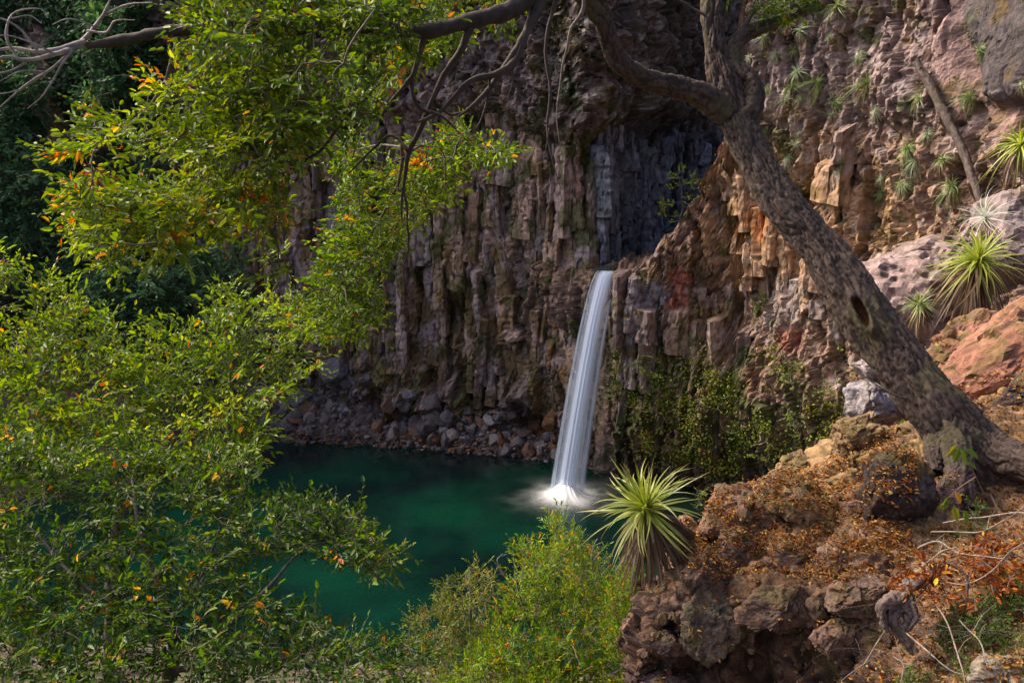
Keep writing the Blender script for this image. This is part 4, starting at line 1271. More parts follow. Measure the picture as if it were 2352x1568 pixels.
# ------------------------------------------------------------------ bough hanging in from above on the left
over_tree = thing("overhanging_tree", at(1240, -40, 6.8), "dark bough with broad green leaves hanging in from the top left", "tree", None)
sk = [bough(over_tree, [(1300, -110, 6.9, .08), (1240, -40, 6.8, .07), (1180, 15, 6.7, .062), (1100, 46, 6.6, .056), (1000, 66, 6.5, .052), (900, 74, 6.45, .047), (780, 70, 6.4, .043), (640, 66, 6.4, .04), (500, 62, 6.4, .038), (380, 80, 6.4, .037), (280, 94, 6.4, .035), (195, 102, 6.4, .024)], "limb", 1, 14, (.055, .04, .036), n=90)]
SIL = (0.33, 0.28, 0.27)
for i, c in enumerate([
    [(200, 100, 6.4, .02), (150, 112, 6.35, .018), (90, 118, 6.3, .016), (30, 112, 6.3, .012), (-60, 130, 6.2, .008)],
    [(190, 105, 6.4, .018), (130, 125, 6.3, .016), (60, 140, 6.25, .013), (10, 130, 6.2, .010), (-50, 170, 6.2, .006)],
    [(185, 100, 6.4, .016), (215, 65, 6.4, .014), (235, 35, 6.4, .010), (255, -10, 6.4, .007)],
    [(235, 38, 6.4, .009), (290, 15, 6.35, .007), (350, 5, 6.3, .004)],
    [(200, 68, 6.4, .010), (245, 75, 6.35, .009), (265, 50, 6.3, .006), (310, 48, 6.3, .003)],
    [(160, 120, 6.35, .012), (110, 165, 6.3, .010), (60, 200, 6.25, .008), (0, 245, 6.2, .004)],
    [(165, 118, 6.35, .010), (130, 170, 6.3, .008), (95, 220, 6.25, .005), (60, 250, 6.2, .003)],
    [(90, 118, 6.3, .010), (50, 70, 6.25, .008), (10, 45, 6.2, .007), (-30, 40, 6.2, .005)],
    [(40, 140, 6.25, .010), (15, 90, 6.2, .008), (30, 35, 6.2, .006), (90, 20, 6.2, .004), (110, 40, 6.2, .003)],
    [(60, 140, 6.25, .009), (20, 165, 6.2, .007), (-40, 180, 6.2, .005)],
    [(110, 165, 6.3, .007), (50, 165, 6.2, .005), (0, 185, 6.2, .004)],
    [(30, 40, 6.2, .006), (70, 35, 6.2, .005), (100, 55, 6.2, .003)],
    [(60, 200, 6.25, .006), (30, 210, 6.2, .004), (0, 215, 6.2, .003)],
    [(120, 120, 6.3, .008), (70, 95, 6.2, .006), (20, 80, 6.15, .004), (-20, 85, 6.1, .003)],
    [(215, 60, 6.4, .006), (160, 45, 6.3, .005), (120, 60, 6.3, .003)],
]):
    bough(over_tree, c, "dead_branch", 10 + i, 6, SIL, n=18, wob=.02)
DK = (.07, .052, .045)
hang = [
    [(1250, 0, 6.8, .035), (1215, 70, 6.75, .03), (1180, 140, 6.7, .027), (1130, 175, 6.65, .024), (1080, 190, 6.6, .02), (1020, 250, 6.6, .016), (960, 275, 6.5, .01)],
    [(1235, -10, 6.8, .032), (1200, 90, 6.75, .028), (1160, 160, 6.7, .022), (1120, 210, 6.65, .018), (1080, 250, 6.6, .014), (1050, 270, 6.6, .008)],
    [(1150, 30, 6.7, .028), (1090, 60, 6.6, .026), (1060, 110, 6.6, .024), (1020, 160, 6.6, .021), (1000, 220, 6.6, .02), (965, 300, 6.6, .018), (935, 350, 6.6, .017), (925, 430, 6.6, .012), (925, 500, 6.6, .007)],
    [(980, 66, 6.5, .022), (960, 130, 6.5, .02), (945, 180, 6.5, .018), (915, 215, 6.5, .014), (885, 250, 6.5, .012), (860, 300, 6.5, .01)],
    [(945, 180, 6.5, .016), (950, 220, 6.5, .014), (965, 250, 6.5, .012), (1010, 270, 6.5, .009), (1055, 310, 6.5, .005)],
    [(935, 350, 6.6, .014), (900, 310, 6.7, .012), (860, 345, 6.8, .010), (800, 400, 7.0, .007)],
    [(1000, 240, 6.6, .012), (1040, 265, 6.7, .01), (1090, 245, 6.7, .006)],
    [(1275, -10, 6.8, 0.0143), (1262, 60, 6.8, .013), (1255, 130, 6.8, 0.0111), (1262, 210, 6.8, 0.0097), (1258, 290, 6.8, 0.0078), (1275, 370, 6.8, 0.0052), (1290, 440, 6.8, 0.0026)],
    [(1340, -20, 6.9, 0.0143), (1335, 30, 6.9, 0.0117), (1310, 65, 6.9, 0.0104), (1300, 110, 6.9, 0.0084), (1285, 160, 6.9, 0.0072), (1278, 250, 6.9, 0.0046), (1282, 330, 6.9, 0.0026)],
    [(1258, 290, 6.8, 0.0052), (1250, 330, 6.8, 0.0033), (1248, 350, 6.8, 0.0020)],
    [(1120, 180, 6.65, .010), (1122, 220, 6.65, .009), (1110, 270, 6.65, .006), (1098, 290, 6.6, .003)],
    [(1175, 150, 6.7, .008), (1180, 190, 6.7, .006), (1168, 230, 6.7, .003)],
    [(800, 255, 6.6, .016), (770, 300, 6.6, .014), (740, 345, 6.6, .012), (700, 375, 6.6, .009), (650, 400, 6.6, .004)],
    [(870, 200, 6.5, .012), (830, 240, 6.5, .012), (800, 262, 6.6, .012)],
    [(925, 430, 6.6, .009), (935, 500, 6.8, .008), (930, 590, 7.2, .006), (900, 640, 7.6, .004)],
]
for i, c in enumerate(hang):
    sk.append(bough(over_tree, c, "branch", 40 + i, 8, DK if i != 8 else (.2, .16, .14), n=36, wob=.035))
inner = [[(560, 64, 6.4, .02), (520, 150, 6.5, .017), (500, 230, 6.6, .014), (430, 300, 6.6, .011), (360, 370, 6.7, .008)], [(700, 70, 6.4, .02), (640, 180, 6.5, .016), (580, 300, 6.6, .013), (540, 380, 6.7, .011), (480, 470, 6.8, .008), (420, 560, 6.9, .005)],
         [(820, 70, 6.4, .018), (760, 180, 6.5, .014), (700, 280, 6.6, .01), (640, 360, 6.7, .007)], [(420, 80, 6.4, .016), (380, 180, 6.5, .012), (320, 270, 6.6, .009), (200, 340, 6.6, .005)]]
for i, c in enumerate(inner):
    sk.append(bough(over_tree, c, "branch", 70 + i, 7, (.2, .165, .15), n=30))
dU = lambda x, y, r: 6.3 + y / 650 * .6 + r.normal(size=len(x)) * .45
U1 = [(420, 0), (900, -30), (930, 60), (900, 200), (830, 290), (720, 330), (600, 380), (480, 300), (430, 200), (450, 90)]
U2 = [(330, 210), (480, 120), (700, 150), (800, 260), (700, 340), (600, 430), (480, 410), (330, 350), (80, 362), (160, 310), (220, 240)]
U3 = [(170, 400), (330, 420), (470, 380), (600, 390), (650, 470), (540, 520), (470, 560), (330, 610), (230, 620), (190, 560), (150, 480)]
U4 = [(640, 400), (660, 560), (640, 640), (600, 600), (610, 470)]
clu = np.vstack([fill_poly(U1, 215, dU, 1, -.05), fill_poly([(400, -50), (980, -50), (1000, 40), (900, 100), (700, 110), (520, 100), (430, 60)], 95, lambda x, y, r: 6.1 + r.normal(size=len(x)) * .2, 6)])
crown(over_tree, np.vstack(sk), clu, 4, leaf=.062, ratio=.44, spray=.28, nt=3, nl=8, pal=GREEN, bias=(-.55, -.1, -.12), bias_w=.7, autumn=.010, view_n=.4, autumn_at=[(370, 90, 6.4, .22, .9)])
clu = np.vstack([fill_poly(U2, 230, dU, 2, -.02), fill_poly(U3, 270, dU, 3, -.05), fill_poly(U4, 14, dU, 4)])
BGREEN = dict(cols=[(0.075, 0.15, 0.012), (0.13, 0.22, 0.014), (0.22, 0.30, 0.02), (0.34, 0.37, 0.04)], w=[.25, .35, .28, .12])  # lighter leaves on the lower sprays: light painted in against the shade above
C0, D0, _ = crown(over_tree, np.vstack(sk), clu, 5, leaf=.062, ratio=.44, spray=.28, nt=3, nl=8, pal=BGREEN, bias=(-.55, -.1, -.12), bias_w=.7, autumn=.010, view_n=.4,
                  autumn_at=[(370, 90, 6.4, .22, .9), (340, 150, 6.4, .2, .9), (330, 190, 6.4, .12, .8), (612, 440, 6.7, .16, .85), (150, 440, 6.7, .2, .7), (250, 400, 6.7, .2, .4)])
leaf_pieces(over_tree, C0, D0, 9, .075, 34)
# the paler, finer sprays hanging in front of the wall
dH = lambda x, y, r: 8.2 + r.normal(size=len(x)) * .45
H1 = [(790, 420), (900, 385), (1010, 400), (1060, 450), (960, 500), (900, 570), (850, 620), (880, 700), (850, 770), (760, 760), (660, 770), (640, 730), (740, 640), (750, 560), (800, 480)]
H2 = [(950, 330), (1040, 270), (1090, 320), (1190, 345), (1150, 365), (1060, 380), (1010, 420), (960, 400)]
H3 = [(740, 360), (830, 300), (850, 350), (790, 390)]
hang_tree = thing("hanging_branch", at(925, 330, 7.0), "pale yellow-green spray of small leaves drooping in front of the columns", "branch", None)
sk2 = [bough(hang_tree, [(925, 330, 7.0, .016), (920, 400, 7.5, .014), (890, 480, 8.0, .012), (830, 580, 8.2, .010), (780, 680, 8.2, .008), (700, 740, 8.2, .005)], "branch", 91, 7, (.16, .13, .115), n=40),
       bough(hang_tree, [(925, 360, 7.1, .012), (990, 330, 7.8, .010), (1060, 330, 8.1, .008), (1150, 355, 8.2, .004)], "branch", 92, 7, (.12, .1, .09), n=30),
       bough(hang_tree, [(890, 480, 8.0, .010), (940, 450, 8.1, .008), (1000, 430, 8.2, .004)], "branch", 93, 6, (.16, .13, .115), n=20),
       bough(hang_tree, [(925, 340, 7.0, .01), (860, 340, 7.6, .008), (790, 350, 8.0, .005)], "branch", 94, 6, (.16, .13, .115), n=20)]
clu = np.vstack([fill_poly(H1, 420, dH, 11, -.3), fill_poly(H2, 110, dH, 12, -.15), fill_poly(H3, 30, dH, 13)])
C0, D0, _ = crown(hang_tree, np.vstack(sk2), clu, 15, leaf=.055, spray=.24, nt=3, nl=8, pal=YGREEN, bias=(-.6, 0, -.2), bias_w=.6, autumn=.025, view_n=.4, autumn_at=[(925, 350, 7.4, .16, .7)])
leaf_pieces(hang_tree, C0, D0, 19, .06, 10)
# leafy crown right up at the top edge, beyond the bough
top_tree = thing("treetop", at(1050, -120, 9.5), "sunlit treetop peeping over the bough at the top edge", "tree", None)
skT = [bough(top_tree, [(1350, -220, 9.5, .05), (1150, -80, 9.5, .035), (1000, -20, 9.5, .025), (860, 30, 9.5, .012)], "branch", 95, 7, n=30)]
dT = lambda x, y, r: 9.4 + r.normal(size=len(x)) * .5
clu = np.vstack([fill_poly([(780, -60), (1240, -60), (1180, 10), (1090, 90), (1000, 130), (900, 190), (820, 240), (790, 100)], 230, dT, 21, -.2), fill_poly([(1000, -60), (1500, -130), (1500, -60)], 30, dT, 22)])
crown(top_tree, np.vstack(skT), clu, 25, leaf=.07, spray=.3, pal=YGREEN, bias=(-.3, 0, -.3), autumn=.04, view_n=.5)
# leaves of the leaning tree itself, at the top edge
skL = [bough(tree, [(1690, 100, 10.2, .03), (1740, 20, 10.3, .02), (1800, -20, 10.4, .012), (1860, -40, 10.5, .006)], "branch", 96, 7, n=24), bough(tree, [(1660, 60, 10.2, .02), (1580, 10, 10.2, .014), (1500, -20, 10.2, .008)], "branch", 97, 7, n=24)]
dL = lambda x, y, r: 10.4 + r.normal(size=len(x)) * .35
clu = np.vstack([fill_poly([(1660, -40), (1880, -60), (1860, 35), (1790, 45), (1700, 40)], 90, dL, 31, -.1), fill_poly([(1440, -120), (1640, -120), (1640, -30), (1450, -20)], 25, dL, 32)])
crown(tree, np.vstack(skL), clu, 35, leaf=.05, spray=.2, pal=DGREEN, bias=(.2, 0, .1), autumn=.01)

# ------------------------------------------------------------------ trees growing up the slope on the lower left
def slope_tree(name, label, root, trunks, polys, seed, **kw):
    t = thing(name, root, label, "tree", "broadleaf trees on the near slope")
    sk_ = [bough(t, c, "trunk" if k_ == 0 else "branch", seed + k_, 9, (.13, .11, .10), n=40) for k_, c in enumerate(trunks)]
    C0_, D0_, _ = crown(t, np.vstack(sk_), np.vstack(polys), seed, **kw)
    return t, C0_, D0_


dl1 = lambda x, y, r: 13.2 - (y - 600) / 500 * 3.4 + np.abs(r.normal(size=len(x))) * .7 - .2
L1 = [(-40, 575), (30, 590), (60, 650), (110, 625), (190, 700), (170, 740), (260, 730), (290, 790), (340, 740), (380, 690), (420, 715), (470, 740), (520, 640), (560, 690), (620, 670), (680, 690), (700, 760), (720, 830), (690, 880), (600, 920), (610, 1000), (560, 1090), (-40, 1100)]
t1, C0, D0 = slope_tree("slope_tree", "bright yellow-green tree crown filling the left edge beside the scree", at(250, 1900, 11.5),
                        [[(250, 1900, 11.5, .12), (260, 1300, 11.6, .09), (300, 1100, 11.6, .06), (380, 950, 11.8, .035), (470, 800, 12.2, .015)], [(280, 1150, 11.6, .05), (150, 950, 11.8, .03), (60, 750, 12.4, .012)], [(300, 1100, 11.6, .04), (480, 980, 11.4, .02), (620, 860, 11.8, .008)], [(290, 1120, 11.6, .04), (240, 950, 11.8, .02), (220, 800, 12.3, .008)],
                         [(380, 950, 11.8, .02), (520, 800, 12.2, .012), (640, 720, 12.6, .006)]],
                        [fill_poly(L1, 760, dl1, 41, -.36)], 45, leaf=.086, ratio=.44, spray=.42, nt=3, nl=7, pal=YGREEN, bias=(.25, -.1, .45), autumn=.014, view_n=.25, norm_jit=.5)
leaf_pieces(t1, C0, D0, 49, .085, 26)
dl2 = lambda x, y, r: 9.6 - (y - 1000) / 568 * 2.6 + np.abs(r.normal(size=len(x))) * .55 - .1
L2 = [(-40, 1010), (200, 1030), (420, 1020), (560, 1010), (600, 1090), (560, 1160), (600, 1240), (560, 1300), (600, 1380), (720, 1420), (790, 1440), (830, 1500), (820, 1620), (-40, 1640)]
L2b = [(540, 1200), (620, 1150), (700, 1140), (760, 1175), (830, 1170), (850, 1220), (910, 1265), (870, 1325), (800, 1290), (740, 1250), (620, 1290)]
t2, C0, D0 = slope_tree("slope_tree", "dark green tree with yellow leaves filling the bottom left corner", at(420, 2000, 8.2),
                        [[(400, 2000, 8.2, .10), (390, 1600, 8.3, .075), (400, 1450, 8.4, .05), (330, 1250, 8.8, .03), (300, 1100, 9.2, .012)], [(420, 1500, 8.3, .04), (520, 1440, 8.2, .03), (620, 1340, 8.4, .018), (700, 1260, 8.6, .012), (840, 1230, 8.8, .005)], [(400, 1470, 8.3, .04), (200, 1350, 8.4, .025), (60, 1200, 8.8, .01)], [(400, 1420, 8.4, .03), (480, 1280, 8.7, .015), (520, 1120, 9.2, .007)],
                         [(410, 1540, 8.2, .035), (600, 1520, 7.9, .02), (760, 1490, 7.8, .008)], [(300, 1600, 8.0, .03), (120, 1540, 7.8, .015), (20, 1500, 7.7, .008)]],
                        [fill_poly(L2, 800, dl2, 51, -.3), fill_poly(L2b, 120, dl2, 52, -.3)], 55, leaf=.073, ratio=.44, spray=.32, nt=3, nl=7, pal=DGREEN, bias=(.35, -.1, .35), autumn=.008, view_n=.25, norm_jit=.5)
leaf_pieces(t2, C0, D0, 59, .085, 32)
dl3 = lambda x, y, r: 6.4 + r.normal(size=len(x)) * .25
t3, _, _ = slope_tree("slope_tree", "low leafy shoots along the bottom edge left of the centre shrubs", at(800, 1900, 6.4), [[(800, 1900, 6.4, .03), (830, 1650, 6.4, .02), (860, 1560, 6.4, .01)], [(820, 1700, 6.4, .015), (930, 1560, 6.4, .008), (990, 1500, 6.5, .004)]],
                      [fill_poly([(700, 1640), (800, 1540), (850, 1470), (920, 1480), (1000, 1500), (1010, 1540), (940, 1560), (900, 1640)], 60, dl3, 61)], 65, leaf=.05, spray=.18, pal=DGREEN, bias=(.3, 0, .4), autumn=.03)

# ------------------------------------------------------------------ feathery shrubs below the spur
def shrub(name, label, root, stems, polys, seed, group="feathery shrubs below the spur", cat="shrub", **kw):
    t = thing(name, root, label, cat, group)
    sk_ = [bough(t, c, "stem", seed + k_, 6, (.17, .145, .12), n=24) for k_, c in enumerate(stems)]
    crown(t, np.vstack(sk_), np.vstack(polys), seed, **kw)
    return t


WIL = dict(cols=[(0.085, 0.18, 0.010), (0.13, 0.25, 0.012), (0.20, 0.31, 0.016), (0.42, 0.37, 0.03)], w=[.25, .4, .25, .1])
dS = lambda x, y, r: 15.5 - (y - 1200) / 370 * 2.0 + r.normal(size=len(x)) * .55
shrub("feathery_shrub", "tall bright green pointed shrub in front of the pool", at(1300, 1900, 14.5),
      [[(1290, 1900, 14.2, .06), (1285, 1600, 14.3, .05), (1275, 1400, 14.8, .03), (1272, 1210, 15.4, .008)], [(1285, 1560, 14.3, .03), (1200, 1400, 14.6, .02), (1180, 1260, 15.0, .006)], [(1290, 1560, 14.3, .03), (1380, 1400, 14.6, .02), (1370, 1280, 15, .006)], [(1280, 1620, 14.2, .03), (1150, 1560, 14, .02), (1080, 1520, 14, .008)], [(1290, 1650, 14.2, .03), (1410, 1480, 14.2, .015), (1440, 1400, 14.4, .006)]],
      [fill_poly([(1272, 1180), (1300, 1200), (1335, 1250), (1375, 1250), (1380, 1310), (1400, 1340), (1450, 1370), (1490, 1450), (1470, 1640), (960, 1640), (1040, 1560), (1120, 1470), (1150, 1400), (1170, 1330), (1195, 1300), (1190, 1240), (1240, 1250)], 900, dS, 71, -.5)], 75,
      leaf=.085, ratio=.3, spray=.34, nt=3, nl=9, pal=WIL, bias=(0, 0, 1.0), bias_w=1.0, autumn=.05, norm_jit=.8, twig_col=(.22, .18, .15), view_n=.3)
SAGE = dict(cols=[(0.09, 0.14, 0.02), (0.14, 0.19, 0.03), (0.20, 0.24, 0.045), (0.29, 0.29, 0.08)], w=[.25, .4, .25, .1])
shrub("feathery_shrub", "duller grey-green feathery shrub left of the tall bright one", at(1060, 1900, 15.0),
      [[(1060, 1900, 15, .05), (1060, 1600, 15, .04), (1080, 1450, 15.3, .025), (1075, 1310, 15.8, .006)], [(1060, 1600, 15, .025), (1000, 1480, 15.3, .015), (965, 1400, 15.5, .006)], [(1065, 1560, 15, .02), (1120, 1420, 15.4, .01), (1130, 1330, 15.6, .005)]],
      [fill_poly([(1075, 1300), (1130, 1310), (1145, 1400), (1130, 1480), (1080, 1560), (960, 1600), (900, 1560), (930, 1480), (940, 1410), (990, 1380), (1020, 1340)], 260, lambda x, y, r: 15.6 + r.normal(size=len(x)) * .5 - (y - 1300) / 300, 72, -.4)], 85,
      leaf=.07, ratio=.28, spray=.32, nt=3, nl=9, pal=SAGE, bias=(.1, 0, 1.0), bias_w=.9, autumn=.03, norm_jit=.8, view_n=.3)
shrub("feathery_shrub", "slim upright green shrub close against the spur's left edge", at(1440, 1800, 11.5),
      [[(1440, 1800, 11.5, .025), (1445, 1500, 11.5, .02), (1455, 1300, 11.6, .006)], [(1445, 1520, 11.5, .012), (1410, 1400, 11.5, .008), (1400, 1340, 11.5, .004)]],
      [fill_poly([(1455, 1285), (1475, 1340), (1470, 1440), (1430, 1520), (1390, 1480), (1390, 1380), (1415, 1330)], 170, lambda x, y, r: 11.6 + r.normal(size=len(x)) * .25, 73)], 95, leaf=.055, ratio=.3, spray=.2, nt=3, nl=8, pal=WIL, bias=(0, 0, 1), bias_w=1.0, autumn=.05, view_n=.3)
for i, (c, lab) in enumerate([([(1365, 1330, 14.2, .02), (1358, 1290, 14.2, .014), (1362, 1255, 14.2, .008), (1372, 1235, 14.2, .004)], "bare forked grey branch sticking up right of the tall shrub"), ([(1170, 1345, 14.6, .02), (1158, 1320, 14.6, .015), (1142, 1282, 14.6, .01), (1165, 1270, 14.6, .004)], "bare bent grey branch sticking up left of the tall shrub")]):
    t = thing("dead_branch", at(*c[0][:3]), lab, "branch")
    bough(t, c, "stem", 60 + i, 6, (.3, .25, .26), n=16, wob=.02)
    bough(t, [c[1], (c[1][0] + (35 if i == 0 else -25), c[1][1] - 35, c[1][2], .004)], "twig", 64 + i, 5, (.33, .28, .28), n=8, wob=.02)
    bough(t, [c[2], (c[2][0] + (22 if i == 0 else 12), c[2][1] - 12, c[2][2], .003)], "twig", 66 + i, 5, (.33, .28, .28), n=8, wob=.02)
# ------------------------------------------------------------------ green cover on the far left wall
FARG = dict(cols=[(0.04, 0.12, 0.055), (0.065, 0.165, 0.065), (0.10, 0.21, 0.07), (0.15, 0.25, 0.06)], w=[.3, .4, .22, .08])  # bluish cast: distance haze put into the leaf colours


def cover(name, pts, nrm, seed, size, cols, kind="stuff", label=None, cat=None, spread=.5, per=14, parent=None, droop=.5, mat=None):
    r = rs(seed)
    n = len(pts)
    off = r.normal(size=(n, per, 3)) * spread
    off += nrm[:, None] * np.abs(r.normal(size=(n, per, 1))) * spread * .8
    pos = (pts[:, None] + off).reshape(-1, 3)
    dr = (nrm[:, None] * .5 + r.normal(size=(n, per, 3)) * .7 + np.array([0, 0, -droop])).reshape(-1, 3)
    nn_ = (nrm[:, None] * .6 + np.array([0, 0, .8]) + r.normal(size=(n, per, 3)) * .5).reshape(-1, 3)
    ln = size * r.uniform(.6, 1.3, len(pos))
    V, F, k_ = leaf_arrays(pos, dr, nn_, ln, ln * r.uniform(.4, .65, len(pos)), simple=True)
    cl = np.repeat(fbm(pts * .6 + seed, 3, seed % 30), per)
    idx = np.clip((r.random(len(pos)) * 3 + 1.6 * cl).astype(int), 0, len(cols) - 1)
    C = np.array(cols)[idx] * r.uniform(.7, 1.3, (len(pos), 1))
    me = lambda o: new_mesh(name, V - o, F, np.repeat(C, k_, 0), mat or M_LEAF_FAR)
    if parent is not None:
        return put(name, me(np.array(parent.location)), parent, label, None, None, kind)
    return put(name, me(0), None, label, cat, None, kind)


def on_mesh(V, F, n, seed, cond):
    r = rs(seed)
    P_, N_ = [], []
    c = V[F].mean(1)
    nr_ = unit(np.cross(V[F[:, 1]] - V[F[:, 0]], V[F[:, 3]] - V[F[:, 0]]))
    fl = ((CAM - c) * nr_).sum(1) < 0
    nr_[fl] *= -1
    w = cond(c, nr_)
    idx = r.choice(len(c), n, p=w / w.sum())
    return c[idx], nr_[idx]


pt, nm = on_mesh(V1, F1_, 2600, 3, lambda c, n_: sstep(c[:, 0] + 3.5 * fbm(c * .22, 3, 66), -20, -26) * (c[:, 2] > 2) * (c[:, 0] > -48) * (perlin(c * .35, 8) > -.25) * (np.linalg.norm((c - at(150, 215, 66.5)) / [2.0, 9, 5], axis=1) > 1))
cover("ivy_cover", pt, nm, 4, .34, FARG["cols"], label="dark green creepers covering the far left wall", cat="creepers", spread=.45, per=14)
FT = [(430, 660, 56, [(350, 740), (340, 640), (390, 580), (470, 560), (560, 590), (570, 690), (520, 740)], "feathery dark green tree hanging from the wall, left of the scree", 170),
      (300, 700, 54, [(200, 740), (190, 660), (240, 610), (340, 600), (370, 660), (350, 760), (260, 780)], "dark rounded tree at the wall's foot behind the yellow-green crown", 160),
      (80, 480, 58, [(-40, 620), (-40, 380), (60, 340), (130, 380), (160, 500), (150, 620), (60, 660)], "dark tree at the far left edge on the creeper-covered wall", 240),
      (40, 200, 60, [(-40, 330), (-40, 120), (50, 100), (95, 180), (90, 300), (40, 350)], "dark tree high on the far left wall behind the bare branches", 150),
      (230, 150, 60, [(190, 230), (185, 110), (205, 20), (300, -40), (330, 80), (320, 180), (250, 240)], "dark blue-green tree on the far wall right of the pale rock strip", 180)]
for i, (px, py, Y, poly, lab, n) in enumerate(FT):
    t = thing("cliff_tree", at(px, py + 110, Y + 1.5), lab, "tree", "dark trees on the far left wall")
    s_ = bough(t, [(px, py + 110, Y + 1.5, .22), (px + 5, py + 30, Y + .5, .16), (px - 5, py - 50, Y, .06)], "trunk", 300 + i, 7, (.06, .05, .045), n=16, wob=.2)
    crown(t, s_, fill_poly(poly, n, lambda x, y, r, Y=Y: Y + r.normal(size=len(x)) * .9, 310 + i, -.4), 320 + i, leaf=.42, ratio=.35, spray=1.3, nt=3, nl=9, pal=FARG, bias=(.1, -.3, -.5), bias_w=.7, autumn=0.004, twig_r=.04, mat=M_LEAF_FAR, simple=True, norm_jit=.6)

# ------------------------------------------------------------------ scrub on the lower right wall and in the gully
SCR = [(0.08, 0.13, 0.014), (0.14, 0.19, 0.018), (0.21, 0.22, 0.022), (0.28, 0.19, 0.025), (0.13, 0.09, 0.025)]
zlo, zhi = 0.5, 9.5
pt, nm = on_mesh(V2, F2_, 900, 5, lambda c, n_: (c[:, 0] > 5.8) * (c[:, 1] > 30) * sstep(c[:, 2], .3, 2.0) * sstep(c[:, 2], 9.5, 6.0) * (perlin(c * [.6, .6, .35], 18) > .08))
cover("cliff_scrub", pt + nm * .35, nm, 6, .15, SCR, label="green and ochre scrub clinging to the lower right wall", cat="scrub", spread=.22, per=15, droop=.3)
pt, nm = on_mesh(V2, F2_, 650, 7, lambda c, n_: (c[:, 0] > 6) * (c[:, 1] > 20) * (c[:, 2] > 9) * (perlin(c * .5, 28) > .28))
cover("cliff_moss", pt + nm * .25, nm, 8, .13, [(0.10, .085, .02), (.16, .11, .025), (.20, .12, .03), (.09, .10, .03)], label="ochre moss and dry grass tufts over the right wall", cat="moss", spread=.14, per=14, droop=.8)
pt, nm = on_mesh(V1, F1_, 900, 9, lambda c, n_: (c[:, 0] > -22) * (c[:, 0] < 4.2) * (c[:, 2] > 3) * (perlin(c * [.5, .5, .4], 38) > .22))
cover("wall_moss", pt, nm, 10, .14, [(.055, .065, .015), (.10, .085, .02), (.14, .10, .022), (.06, .075, .02)], label="moss and dry grass in the cracks of the columns", cat="moss", spread=.16, per=12, droop=.9)
pt, nm = on_mesh(V1, F1_, 520, 12, lambda c, n_: (c[:, 0] > 0) * (c[:, 0] < 11) * (c[:, 2] > 17.5) * (c[:, 2] < 27) * (perlin(c * .6, 48) > .0))
cover("overhang_moss", pt, nm, 13, .16, [(.03, .045, .012), (.05, .06, .015), (.07, .06, .02), (.02, .03, .01)], label="dark moss under and over the overhang above the gully", cat="moss", spread=.2, per=13, droop=.9)

BUSH = [(1563, 450, 95, 130, "small yellow-green shrub growing in the mouth of the dark gully", 1.9), (1480, 860, 110, 150, "bright green bush on the wall just right of the fall", .9), (1520, 940, 120, 120, "leafy green bush low on the wall, below the bright one by the fall", .8),
        (1760, 1020, 110, 110, "yellow-green bush above the spur crest, in the middle", 1.1), (1840, 960, 110, 120, "bright green bush on the wall, right of the yellow-green one", .9), (1690, 940, 110, 90, "olive bush in the scrub left of the yellow-green one", .7),
        (1920, 900, 90, 120, "green bush on the wall close to the trunk", .8), (1600, 1020, 90, 90, "dull green bush at the wall's foot left of the spur", .7), (1810, 850, 120, 70, "sparse bush under the pale overhanging rocks", .7), (1750, 700, 50, 60, "small dark green plant on the tan rock left of the trunk", .7), (1720, 640, 60, 50, "ochre tuft on the tan rock", .9), (1600, 1140, 60, 60, "pale grey-green bush right of the foreground rosette plant", .8)]
for i, (px, py, w_, h_, lab, br) in enumerate(BUSH):
    if i == 0:
        h = (at(px, py + 45, 49.3), np.array([0, -1., 0]), 0)
    else:
        h = hit(px, py + h_ * .3, [B2])
    Yh = h[0][1]
    if i == 11:
        Yh = 40.0
    base = at(px, py + h_ * .45, Yh - .1)
    sc_ = Yh / FPX
    t = thing("cliff_bush", base, lab, "bush", "bushes on the right wall")
    s_ = bough(t, [(px, py + h_ * .45, Yh, .04), (px + 4, py + h_ * .1, Yh - .4, .025), (px - 3, py - h_ * .35, Yh - .5, .01)], "stem", 400 + i, 6, (.2, .17, .14), n=10, wob=.1)
    w_, h_ = w_ * (1 if i == 0 else .8), h_ * (1 if i == 0 else .85)
    n_c = (int(11 * w_ * h_ / 9000) + 6) if i else 26
    r = rs(410 + i)
    th = r.random(n_c) * 6.28; rr_ = np.sqrt(r.random(n_c))
    cl = at(px + np.cos(th) * rr_ * w_ * .5, py + np.sin(th) * rr_ * h_ * .5, Yh - .5 + r.normal(size=n_c) * .3)
    pal = dict(cols=[np.array(c) * br * 1.35 for c in ((.06, .10, .012), (.10, .15, .014), (.16, .19, .018), (.26, .23, .03))], w=[.25, .35, .25, .15])  # gully shrub's leaves painted brighter in place of sunlight
    if i in (10,):
        pal = dict(cols=[(.12, .09, .02), (.18, .13, .02), (.22, .14, .02), (.16, .14, .02)], w=[.25] * 4)
    crown(t, s_, cl, 420 + i, leaf=.13, ratio=.5, spray=.42, nt=3, nl=8, pal=pal, bias=(0, -.3, .3), autumn=.02, twig_r=.014, mat=M_LEAF_FAR, simple=True, norm_jit=.7, view_n=.4, twig_col=(.3, .27, .25))

